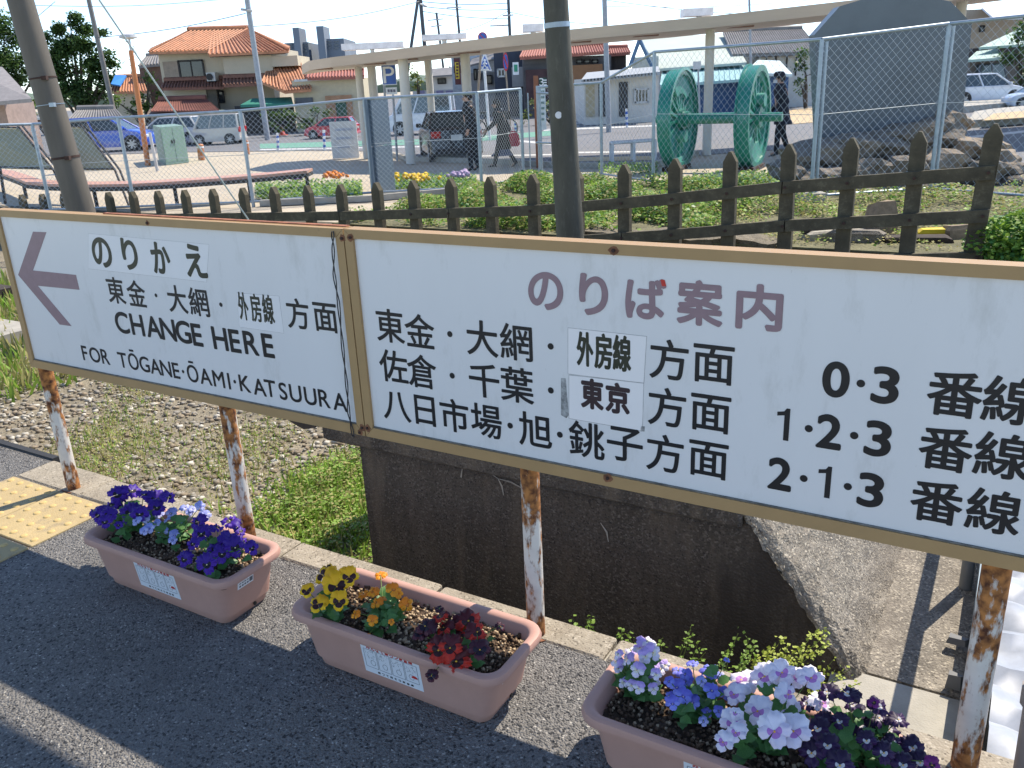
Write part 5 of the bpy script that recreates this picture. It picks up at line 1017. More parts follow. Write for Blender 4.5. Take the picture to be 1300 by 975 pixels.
for i, (x0, x1, y0, y1, Y, lab) in enumerate(((536, 592, 43, 50, 22.5, 'long white lamp box on the canopy roof left of the dark pole'), (664, 690, 30, 40, 21.5, 'white lamp box on the canopy roof hidden partly by the dark pole'), (869, 906, 10, 20, 21, 'white lamp box on the canopy roof above the green wheels'), (433, 512, 54, 62, 25, 'pale grey ridge box at the left end of the canopy roof'))):
    t = bld('lamp_box', lab, (x0 + x1) / 2, y1, Y, 'lamp box', 'boxes on the canopy roof'); t.location.z = 0; 
    ROOTM[t] = Matrix.Translation(t.location); wbox(t, x0, x1, y0, y1, Y, .5, M_('box_white', (.62, .64, .66), .5), 'housing'); q = D((x0 + x1) / 2, y1, Y + .25); mb = MB(); z = canz(q.x, Y); mb.tube([Vector((q.x, q.y, q.z + .05)), Vector((q.x, q.y, z - .02))], .06, 8); mb.build('stand', alu, t)
# ------------------------------------------------------------------ poles, lamps, wires
def upole(label, x0, y0, xt, yt, w_, m, Y=None, arms=(), name='utility_pole', cat='utility pole'):
    b = at(x0, y0, GZ) if Y is None else Vector((D(x0, y0, Y).x, Y, GZ)); top = D(xt, yt, b.y); t = thing(name, label, cat, b, 0); r = w_ / 2 * b.y / F * .95
    mb = MB(); mb.tube([b, b.lerp(top, .5), top], [r * 1.08, r, r * .9], 10); mb.build('shaft', m, t, True)
    for (x1, y1, x2, y2) in arms: mb = MB(); mb.tube([D(x1, y1, b.y - r), D(x2, y2, b.y - r)], r * .45, 5); mb.build('crossarm', alu, t)
    return t
gp = M_('pole_pale', (.33, .35, .37), .6); dpm = M_('pole_dark', (.08, .085, .09), .7)
upole('tall grey utility pole in front of the orange tiled house', 340, 178, 312, -12, 7, gp, arms=((306, 12, 320, 14),))
upole('thin grey pole leaning just right of the tallest tree', 152, 175, 110, -12, 6, M_('pole_mid', (.20, .19, .175), .7))
upole('tall grey pole right of the dark foreground pole', 773, 168, 767, -12, 6.5, gp)
upole('slim lamp pole rising over the grey tiled roof', 955, 150, 951, -10, 3.2, gp)
upole('dark utility pole leaning left above the canopy', 508, 125, 532, -10, 4, dpm, Y=70)
upole('dark utility pole crossing behind the canopy above the van', 545, 118, 533, -8, 5, dpm, Y=62, arms=((533, 5, 542, 8),))
upole('far utility pole with two crossarms left of the no parking sign', 568, 120, 554, 16, 3, dpm, Y=85, arms=((543, 26, 563, 24), (547, 34, 561, 32)))
upole('far utility pole with crossarm above the white lamp box', 590, 120, 579, -4, 3.2, dpm, Y=80, arms=((567, 10, 586, 9),))
upole('utility pole with transformer left of the dark foreground pole', 651, 125, 645, -8, 4, dpm, Y=60, arms=((638, 20, 652, 19), (622, 33, 645, 32)))
upole('short black post of a wire line under the yellow sign', 574, 110, 571, 84, 2.4, dpm, Y=78, arms=((567, 87, 577, 86),))
t = upole('orange lamp pole rising behind the green cabinet', 188, 210, 166, 64, 6.5, M_('lamp_orange', (.46, .17, .055), .5, var=.08), name='street_lamp', cat='street lamp')
b = at(188, 210, GZ); q = D(163, 47, b.y); mb = MB(); mb.loft([[(q.x + math.cos(a) * r, q.y + math.sin(a) * r, q.z + z) for a in [k * math.pi / 8 for k in range(16)]] for r, z in ((.1, .09), (.24, .05), (.25, -.02), (.10, -.06))]); mb.build('lamp_head', M_('lamp_grey', (.5, .5, .5), .4), t, True)
mb = MB(); mb.tube([D(166, 64, b.y), D(164, 50, b.y)], .035, 8); mb.build('neck', alu, t)
upole('short white post just right of the orange lamp pole', 200, 217, 190, 168, 4, M_('post_white', (.55, .53, .5), .6), name='white_post', cat='post')
def wire(label, pts, r=.02, grp='overhead cables'):
    mb = MB(); P = [D(*p) for p in pts]
    if len(P) == 2: P = [P[0].lerp(P[1], i / 10) - Vector((0, 0, math.sin(math.pi * i / 10) * (P[1] - P[0]).length * .02)) for i in range(11)]
    mb.tube(P, r, 4, False); tag(mb.build('overhead_cable', M_('cable_grey', (.10, .11, .12), .6)), label, 'cable', grp)
wire('long nearly level cable across the top left sky', [(20, 6, 46), (312, -4, 46)], .012)
wire('cable running from behind the tree to the left eave of the house', [(120, 48, 46), (312, 17, 46)], .018)
wire('cable from the grey pole across the clear sky to the leaning dark pole', [(314, 34, 50), (532, 2, 60)], .022)
wire('upper cable from the dark pole towards the transformer pole', [(534, 2, 62), (645, 4, 60)], .022)
wire('middle cable from the dark pole towards the transformer pole', [(534, 8, 62), (645, 12, 60)], .022)
wire('lower sagging cable from the dark pole towards the transformer pole', [(534, 14, 62), (645, 24, 60)], .022)
wire('cable rising from the lamp box to the transformer pole', [(580, 40, 70), (645, 14, 60)], .02)
wire('cable from the transformer pole running behind the dark foreground pole', [(645, 15, 60), (768, 32, 60)], .02)
wire('cable leaving the tall grey pole towards the top right', [(768, 0, 40), (1065, 20, 40)], .013)
wire('faint cable above the tall canopy at the right centre', [(768, 8, 46), (1100, -8, 46)], .012)
wire('thin aerial cable crossing the left pole near the top', [(-20, 70, 40), (70, 2, 40)], .012)
# ------------------------------------------------------------------ road signs
def disc_y(mb, c, r, th=.03, n=20): mb.poly([(c.x + math.cos(k * 2 * math.pi / n) * r, c.y, c.z + math.sin(k * 2 * math.pi / n) * r) for k in range(n)], (0, th, 0))
sb = M_('sign_blue', (.02, .10, .42), .35); sw = M_('sign_plain_white', (.75, .76, .76), .4); sr = M_('sign_red', (.50, .03, .04), .4)
def ppost(t, x, y0, xt, yt, r=.03, m=gp):
    b = at(x, y0, GZ); mb = MB(); mb.tube([b, D(xt, yt, b.y)], r, 8); mb.build('post', m, t, True); return b.y
def flat_text(parent, s, cx, cz, Y, h, m, bold=0):
    mb = MB()
    for i, ch in enumerate(s):
        v, f, lo, hi = glyph(ch); sc2 = h / (hi[1] - lo[1]); mb.add([(cx + (x - (lo[0] + hi[0]) / 2) * sc2 * (1 + bold), Y, cz + (y - (lo[1] + hi[1]) / 2) * sc2) for x, y in v], f)
    return mb.build('lettering', m, parent)
t = thing('parking_sign', 'blue parking sign with a white P over a small white plate', 'sign', at(494, 204, GZ), 0, None); Y = ppost(t, 494, 204, 486, 82)
wbox(t, 484.5, 503, 82, 108, Y - .05, .03, sw, 'panel'); wbox(t, 485.5, 502, 83, 107, Y - .06, .02, sb, 'panel'); q = D(494, 95, Y); flat_text(t, 'P', q.x, q.z, Y - .075, 18.5 / F * Y, sw, .15); wbox(t, 490, 504, 111, 120, Y - .05, .03, sw, 'plate')
for k in range(3): wbox(t, 492 + k * 3.6, 494.6 + k * 3.6, 113.5, 117, Y - .065, .01, M_('sign_ink', (.15, .15, .2), .5), 'print')
ppost(t, 504.5, 204, 499, 120)
t = thing('crossing_sign', 'blue triangular pedestrian crossing sign on a white pole', 'sign', at(622, 178, GZ), 0); Y = ppost(t, 622, 178, 615, 88, .045, sw)
mb = MB(); mb.poly([D(x, y, Y - .08) for x, y in ((607, 90), (624.5, 90), (617, 69), (613.5, 69))], (0, .03, 0)); mb.build('panel', sw, t)
mb = MB(); mb.poly([D(x, y, Y - .1) for x, y in ((608.6, 88.4), (622.6, 88.4), (615.3, 71))], (0, .02, 0)); mb.build('panel', sb, t)
mb = MB(); c = D(615.4, 76.5, Y - .12); disc_y(mb, c, .045, .01, 10)
for a, b_ in (((615.4, 78), (615.2, 82.5)), ((615.2, 82.5), (612.6, 87)), ((615.2, 82.5), (618.3, 86.5)), ((615.4, 79), (612.8, 82)), ((615.4, 79), (618, 81.5)), ((610, 88), (621, 88)), ((611.5, 84.5), (613, 88)), ((619.5, 84.5), (618, 88))): mb.tube([D(*a, Y - .115), D(*b_, Y - .115)], .022, 5)
mb.build('pictogram', sw, t)
def round_sign(label, x, y0, xt, yt, cx, cy, rp, rx_scale, Yoff=-.06, cross=False):
    t = thing('round_sign', label, 'sign', at(x, y0, GZ), 0); Y = ppost(t, x, y0, xt, yt, .035, M_('post_tan', (.32, .25, .18), .6)); c = D(cx, cy, Y + Yoff); r = rp / F * Y
    for k, (rr_, m) in enumerate(((r, sr), (r * .78, sb))):
        mb = MB(); mb.poly([(c.x + math.cos(i * math.pi / 10) * rr_ * rx_scale, c.y - .012 * k, c.z + math.sin(i * math.pi / 10) * rr_) for i in range(20)], (0, .01, 0)); mb.build('disc', m, t)
    mb = MB(); a = math.radians(-45); d = Vector((math.cos(a) * rx_scale, 0, math.sin(a))) * r * .8; mb.tube([c - d + Vector((0, -.02, 0)), c + d + Vector((0, -.02, 0))], r * .08, 4); mb.build('slash', sr, t)
    return t
round_sign('narrow red ringed blue no parking sign seen edge on', 648, 160, 640, 66, 642, 78.5, 10.5, .30)
round_sign('red ringed no parking sign poking above the canopy roof', 602, 186, 612, 46, 612.5, 47, 5.5, 1.0)
t = thing('shop_sign', 'tall narrow maroon sign with a yellow band hanging on the pale building', 'sign', D(580, 108, 56), 0); wbox(t, 577, 584.5, 74, 107.5, 56, .2, M_('sign_maroon', (.10, .015, .015), .5), 'panel'); wbox(t, 578, 582.8, 79, 100, 55.98, .05, M_('sign_yellow', (.75, .55, .03), .5), 'panel')
for k in range(5): wbox(t, 579, 582, 80 + k * 4, 82.4 + k * 4, 55.96, .03, M_('sign_maroon', (.10, .015, .015)), 'print')
t = thing('stop_number_sign', 'brown post with a dark green number 3 bus stop sign and timetable', 'sign', at(682, 215, GZ), 0); b = at(682, 213, GZ); Y = b.y
wbox(t, 679, 685, 96, 213, Y, .08, M_('post_brown', (.26, .10, .05), .6), 'post', ground=True); wbox(t, 684.5, 694, 98.5, 110, Y - .03, .05, M_('sign_dark_green', (.012, .05, .04), .5), 'panel'); q = D(687.3, 104, Y); flat_text(t, '3', q.x, q.z, Y - .05, 8.5 / F * Y, sw, .2)
for k in range(3): wbox(t, 690, 694, 101 + k * 3, 102.5 + k * 3, Y - .045, .01, sw, 'print')
wbox(t, 684, 693, 112, 165, Y - .02, .03, M_('timetable_white', (.6, .66, .66), .4), 'timetable')
for k in range(6): wbox(t, 685.5, 691, 115 + k * 7, 118 + k * 7, Y - .035, .01, M_('timetable_ink', (.16, .24, .22), .5), 'print')
t = thing('white_notice_board', 'white notice board standing on the paving left of the steel plate', 'notice board', at(437, 201, GZ), 0); Y = at(437, 201, GZ).y; wbox(t, 420, 454, 154, 201, Y, .06, M_('board_white', (.62, .62, .60), .5), 'panel')
for k in range(3): wbox(t, 425 + k * 2, 448 - k * 2, 163 + k * 11, 166 + k * 11, Y - .02, .02, M_('faded_ink', (.38, .42, .50), .6), 'print')
t = thing('small_sign', 'small pale square sign on a thin pole in front of the warehouse', 'sign', at(889, 160, GZ), 0); Y = ppost(t, 889, 160, 886, 80, .03); wbox(t, 880, 890, 78, 88, Y - .05, .03, M_('board_white', (.62, .62, .60)), 'panel')
# ------------------------------------------------------------------ street furniture
t = thing('utility_cabinet', 'pale green metal utility cabinet beside the orange lamp pole', 'cabinet', at(216, 208, GZ), 0); Y = at(206, 209, GZ).y; cg = M_('cabinet_green', (.20, .31, .25), .5, var=.06)
X0, X1, z0, z1 = pxbox(MB(), 208, 238, 158, 206, Y, 1); 
mb = MB(); a = at(211, 209.5, GZ); b_ = at(240, 206, GZ); c = at(194, 205, GZ) + Vector((0, .5, 0)); up_ = Vector((0, 0, z1 - z0)); mb.poly([a, b_, b_ + (c - a), c], up_); mb.build('body', cg, t)
for k in range(2):
    mb = MB(); p = a.lerp(b_, .04 + .48 * k); q = a.lerp(b_, .48 + .48 * k); o = Vector((0, -.02, 0)); mb.poly([p + o + Vector((0, 0, .08)), q + o + Vector((0, 0, .08)), q + o + up_ * .96, p + o + up_ * .96], (0, .03, 0)); dr = mb.build('door', cg, t)
    mb = MB(); m_ = a.lerp(b_, .44 + .1 * k); mb.box(m_ + Vector((0, -.04, up_.z * .6)), (.03, .03, .10)); ho = mb.build('handle', dark, None); ho.parent = dr; ho.data.transform(rootm(t).inverted())
for x, y, yt, w_, lab in ((256, 203, 184, 8, 'orange bollard right of the green cabinet'), (315, 196, 179, 4.5, 'orange bollard next to the fence post')):
    b = at(x, y, GZ); t = thing('bollard', lab, 'bollard', b, 0, 'orange bollards on the plaza'); top = D(x - 2, yt, b.y); r = w_ / 2 / F * b.y
    mb = MB(); mb.tube([b, top, top + Vector((0, 0, .03))], [r, r, r * .6], 12); mb.build('body', MATS['lamp_orange'], t, True); mb = MB(); c = b.lerp(top, .8); mb.tube([c, c + Vector((0, 0, .05))], r * 1.03, 12); mb.build('band', sw, t, True)
b = at(190, 211, GZ)
for x, y, yt, lab in ((353, 191, 169, 'blue and white striped post near the red car, left one'), (412, 191, 165, 'blue and white striped post directly in front of the red car'), (655, 172, 154, 'blue and white striped post beyond the walking woman'), (796, 162, 138, 'blue and white striped post in front of the white shed'), (1013, 130, 105, 'blue and white striped post near the sandy patch')):
    b = at(x, y, GZ); t = thing('striped_post', lab, 'post', b, 0, 'blue and white striped posts'); top = D(x - 1, yt, b.y)
    for k in range(7): mb = MB(); mb.tube([b.lerp(top, k / 7), b.lerp(top, (k + 1) / 7)], .045, 10); mb.build('band', sb if k % 2 else sw, t, True)
b = at(359, 172, GZ); t = thing('traffic_cone', 'red traffic cone by the dark hedge', 'cone', b, 0); mb = MB(); mb.tube([b, D(357, 161, b.y)], [.16, .03], 12); mb.build('cone', M_('cone_red', (.5, .08, .05), .5), t, True); mb = MB(); mb.box(b + Vector((0, 0, .02)), (.4, .4, .04)); mb.build('base', MATS['cone_red'], t)
t = thing('plaza_bench', 'long curved bench with a pinkish seat and dark legs behind the left fence', 'bench', at(200, 240, GZ), 0)
bp_ = [at(x, y, .10) for x, y in ((-60, 214), (0, 222), (15, 227), (34, 234.5), (63, 237), (110, 238), (170, 237), (230, 233.5), (291, 229), (340, 225), (390, 220))]
mb = MB(); mb.loft([[p, p + Vector((0, .52, 0)), p + Vector((0, .52, .05)), p + Vector((0, 0, .05))] for p in bp_]); mb.build('seat', M_('seat_pink', (.48, .27, .20), .6, var=.08), t)
mb = MB(); mb.loft([[p + Vector((0, -.015, -.07)), p + Vector((0, .50, -.07)), p + Vector((0, .50, -.002)), p + Vector((0, -.015, -.002))] for p in bp_]); mb.build('seat_frame', dark, t)
for x, y in ((214, 234.5), (310, 227.5), (110, 238), (385, 220), (20, 229)): p = at(x, y, .10) + Vector((0, .25, 0)); mb = MB(); mb.tube([Vector((p.x, p.y, GZ)), p - Vector((0, 0, .03))], .035, 8); mb.build('leg', dark, t)
t = thing('white_bench', 'white slatted bench on the paving left of the green wheels', 'bench', at(800, 205, GZ), 0); b = at(778, 207, GZ); c = at(832, 203, GZ); hh = D(778, 182, b.y).z - GZ
for k in range(5): mb = MB(); o = Vector((0, k * .09, hh)); mb.tube([b + o, c + o], .03, 6); mb.build('slat', sw, t)
for p in (b, b.lerp(c, .5), c):
    mb = MB(); mb.tube([p, p + Vector((0, 0, hh)), p + Vector((0, .4, hh)), p + Vector((0, .4, 0))], .03, 6); mb.build('leg', sw, t)
brd = M_('board_khaki', (.30, .28, .18), .9, var=.05)
for i, (tl, tr, br, bl2, foot, lab) in enumerate((((52, 163, 18.2), (106, 163, 17.5), (146, 216, 16.4), (92, 217, 17.2), (164, 262), 'slanted khaki display panel with black frame right of the thick pole'), ((-45, 163, 18.4), (26, 164, 17.6), (68, 216, 16.5), (0, 214, 17.4), (88, 262), 'slanted khaki display panel with black frame at the left edge'))):
    t = thing('display_panel', lab, 'display panel', at(*foot, GZ), 0, 'slanted display panels'); P = [D(*p) for p in (tl, tr, br, bl2)]
    mb = MB(); mb.poly(P, (0, .03, .02)); mb.build('panel', brd, t)
    for p, q in ((0, 1), (3, 2)): mb = MB(); mb.tube([P[p] + Vector((0, -.02, .03)), P[q] + Vector((0, -.02, .03))], .015, 5); mb.build('frame_rail', dark, t)
    f0 = at(*foot, GZ); f0 = Vector((f0.x, f0.y, GZ))
    for dx in (0, .09): mb = MB(); o = Vector((dx, 0, 0)); mb.tube([P[1] + (P[1] - P[2]) * .08 + o, P[1] + o, P[2] + o, P[2].lerp(f0, .15) + o, f0 + o], .022, 8); mb.build('leg', dark, t, True)
    mb = MB(); mb.tube([P[0], P[3], Vector((P[3].x, P[3].y - .1, GZ))], .03, 8); mb.build('leg', dark, t, True)
# flower bed and low kerb behind the left fence
pos = []; 
def bedpts(n, x0, x1, y0, y1): return np.array([tuple(at(rng.uniform(x0, x1), rng.uniform(y0, y1), GZ)) for _ in range(n)])
Pp = np.concatenate([bedpts(5200, 325, 460, 236, 256), bedpts(3600, 500, 605, 229, 243), bedpts(900, 760, 835, 214, 224), bedpts(1400, 880, 1010, 226, 236)]); Pp[:, 2] += rng.random(len(Pp)) * .16
tag(scatter('bed_foliage', small, [(0, 1, 2, 3)], Pp, rng.uniform(.03, .07, len(Pp)), rrot(len(Pp), 1.1), None, None, rng.integers(0, 3, len(Pp)), [leaf2_m, leaf_m, leaf2_m]), kind='stuff')
for nm, (x, y, sx_, sy_), c, k in (('yellow blooms in the flower bed in front of the walking man', (526, 236, 16, 3), (.8, .55, .02), 40), ('orange blooms in the flower bed left of the steel plate', (428, 233, 14, 2.5), (.75, .25, .02), 26), ('violet blooms at the left of the flower bed', (375, 236, 14, 2.5), (.22, .1, .3), 24), ('white and violet blooms right of the yellow ones', (585, 233, 12, 3), (.45, .35, .55), 30), ('yellow blooms at the far left end of the bed', (535, 240, 22, 2), (.8, .6, .05), 14)):
    P_ = np.array([tuple(at(x + rng.normal() * sx_ * .6, y + rng.normal() * sy_ * .6, GZ)) for _ in range(k)]); P_[:, 2] += .16 + rng.random(k) * .06
    o = scatter('flower_cluster', cube_v, cube_f, P_, rng.uniform(.05, .09, k), rrot(k, 1.5), petal_mat(nm[:14], c), None); tag(o, nm, 'flowers', None, 'stuff')
mb = MB(); kp_ = [at(x, y, GZ) for x, y in ((330, 262), (470, 256), (600, 244), (616, 240))]; mb.loft([[p, p + Vector((0, .12, 0)), p + Vector((0, .12, .10)), p + Vector((0, 0, .10))] for p in kp_]); tag(mb.build('bed_kerb', slab_m), kind='structure')
# ------------------------------------------------------------------ monument, rocks and the driving wheels
mp = D(1130, 200, 15.2); t = thing('stone_monument', 'large dark grey stone monument slab with clipped upper corners', 'monument', (mp.x, 15.2, .4), 0)
st_m = M_('slate_stone', (.11, .132, .150), .42, var=.16, scale=1.5, spots=[(3, .55, .8, (.10, .12, .135), 'n')], bump=.2, bscale=90)
front = [(1040, 178), (1222, 150), (1234, 30), (1207, 2), (1160, -8), (1112, -6), (1066, 8), (1034, 44)]
P_ = [D(x, y, 15.2 - (x - 1040) / 190 * .5) for x, y in front]; mb = MB(); mb.poly(P_, (.05, .42, 0)); mb.build('slab', st_m, t)
rock_m = M_('rock_grey', (.17, .145, .115), .9, var=.4, scale=4, spots=[(9, .55, .7, (.07, .06, .05), 'n')], bump=1, bscale=14); rock2 = M_('rock_tan', (.26, .21, .155), .9, var=.4, scale=4, bump=1, bscale=14)
rocks = [(1030, 198, 28, 18), (1068, 190, 36, 16), (1105, 184, 36, 15), (1150, 176, 36, 16), (1190, 168, 32, 15), (1202, 156, 17, 15), (1232, 188, 30, 15), (1262, 205, 26, 14), (1020, 232, 24, 14), (1060, 228, 30, 17), (1105, 222, 34, 18), (1150, 215, 34, 18), (1195, 210, 32, 19), (1235, 222, 30, 17), (1270, 232, 24, 14), (1130, 240, 30, 12), (1180, 238, 28, 12), (1085, 244, 24, 9), (995, 218, 16, 10), (1275, 215, 20, 14)]
where = ['leftmost', 'upper left', 'under the slab left of centre', 'under the slab centre', 'under the slab right of centre', 'pale pointed one leaning on the slab foot', 'upper right', 'far right shoulder', 'lower left corner', 'second of the lower row', 'third of the lower row', 'middle of the lower row', 'tan one in the lower row', 'sixth of the lower row', 'lower right corner', 'bottom centre', 'bottom right of centre', 'bottom left of centre', 'detached at the left end beside the wheel', 'right end']
for i, ((x, y, rx, ry), wh) in enumerate(zip(rocks, where)):
    Yr = 15.0 - (y - 150) / 90 * 1.3 - (x - 1130) / 150 * .2; c = D(x, y, Yr); k_ = Yr / F
    bm = bmesh.new(); bmesh.ops.create_icosphere(bm, subdivisions=3, radius=1); rd = random.Random(i); ph = [rd.uniform(0, 6) for _ in range(6)]
    for v in bm.verts:
        d = v.co.copy(); f = 1 + .16 * math.sin(d.x * 3 + ph[0]) + .14 * math.sin(d.y * 4 + ph[1] + d.z * 2) + .10 * math.sin(d.z * 7 + ph[2] + d.x * 5) + rd.uniform(-.04, .04)
        d = Vector((max(-.8, min(.8, d.x)), d.y, max(-.75, min(.75, d.z)))); v.co = Vector((d.x * rx * k_ * 1.25 * f, d.y * .55 * f, d.z * ry * k_ * 1.25 * f))
    me = bpy.data.meshes.new('rock'); bm.to_mesh(me); bm.free(); me.materials.append(rock2 if i in (5, 12, 6, 7) else rock_m); o = bpy.data.objects.new('rock', me); COL.objects.link(o); o.location = c; o.rotation_euler = (rd.uniform(-.1, .1), rd.uniform(-.15, .15), 0)
    tag(o, 'rough rock of the pile below the monument, ' + wh, 'rock', 'rocks piled below the monument')
wg = M_('wheel_green', (.012, .20, .145), .38, var=.15, scale=2, coat=.2); wg2 = M_('wheel_green_worn', (.06, .29, .23), .5, var=.2, scale=3)
ax = Vector((math.cos(math.radians(-22)), math.sin(math.radians(-22)), 0)); cR = D(957, 149, 17.2); cL = D(861, 156, 16.35); ax = (cR - cL).normalized(); ax.z = 0; ax = Vector((math.cos(math.radians(-29)), math.sin(math.radians(-29)), 0))
t = thing('driving_wheels', 'pair of green spoked locomotive driving wheels on one axle', 'wheelset', Vector((cR.x, cR.y, GZ)), 0)

def pxx(p): v = p - CAM; return 650 + F * v.dot(CA) / v.dot(_f)
tt = .8
while pxx(cR - ax * tt) > 861 and tt < 4: tt += .02
cL = cR - ax * tt; R0 = cR.z - GZ; A1 = Vector((0, 0, 1)); A2 = ax.cross(A1)
def rp(c, r, th, o): return c + A1 * (r * math.cos(th)) + A2 * (r * math.sin(th)) + ax * o
def ringloft(mb, c, prof, n=48):
    rings = [[rp(c, r, 2 * math.pi * k / n, o) for k in range(n)] for r, o in prof]; mb.loft(rings + [rings[0]], False, False)
for ci, c in enumerate((cL, cR)):
    s_ = 1 if ci else -1
    mb = MB(); ringloft(mb, c, [(R0 * .86, -.12), (R0 * .965, -.12), (R0 * .97, .12), (R0 * .86, .12)]); wh_ = mb.build('tyre', wg, t, True)
    mb = MB(); ringloft(mb, c, [(R0 * .94, -.15 * s_), (R0, -.145 * s_), (R0, -.115 * s_), (R0 * .96, -.10 * s_)]); mb.build('flange', wg, t, True)
    mb = MB(); ringloft(mb, c, [(R0 * .77, -.05), (R0 * .87, -.06), (R0 * .87, .075), (R0 * .77, .06)]); mb.build('rim', wg2, t, True)
    for k in range(16):
        th = 2 * math.pi * (k + .3) / 16; mb = MB(); mb.loft([[rp(c, r, th - w_, -d), rp(c, r, th + w_, -d), rp(c, r, th + w_, d), rp(c, r, th - w_, d)] for r, w_, d in ((R0 * .14, .20, .06), (R0 * .5, .052, .04), (R0 * .79, .045, .035))]); mb.build('spoke', wg2 if k % 3 == 0 else wg, t)
    mb = MB(); mb.tube([c - ax * .14, c + ax * .14], R0 * .20, 24); mb.build('hub', wg, t, True)
    mb = MB(); n_ = 12; th0 = math.pi * .93 if ci else -.1; seg = [rp(c, R0 * .80, th0 - .75 + 1.5 * k / n_, .07) for k in range(n_ + 1)] + [rp(c, R0 * .50, th0 + .62 - 1.24 * k / n_, .07) for k in range(n_ + 1)]; mb.poly(seg, ax * -.13); mb.build('counterweight', wg2, t)
    mb = MB(); th1 = th0 + math.pi; mb.tube([rp(c, R0 * .33, th1, .0), rp(c, R0 * .33, th1, .19)], R0 * .13, 16); mb.build('crank_boss', wg2, t, True)
mb = MB(); mb.tube([cL - ax * .45, cL - ax * .1], .07, 16); mb.tube([cL - ax * .02, cR + ax * .02], .105, 20); mb.tube([cR + ax * .1, cR + ax * .54], .085, 18); mb.tube([cL + ax * .12, cL + ax * .24], .15, 20); mb.tube([cR - ax * .24, cR - ax * .12], .15, 20); mb.build('axle', wg, t, True)
for c in (cL, cR): mb = MB(); mb.box(Vector((c.x, c.y, GZ + .03)), (.3, 1.0, .10), Matrix.Rotation(math.atan2(ax.y, ax.x), 3, 'Z')); mb.build('rail_chock', rust_dark, t)
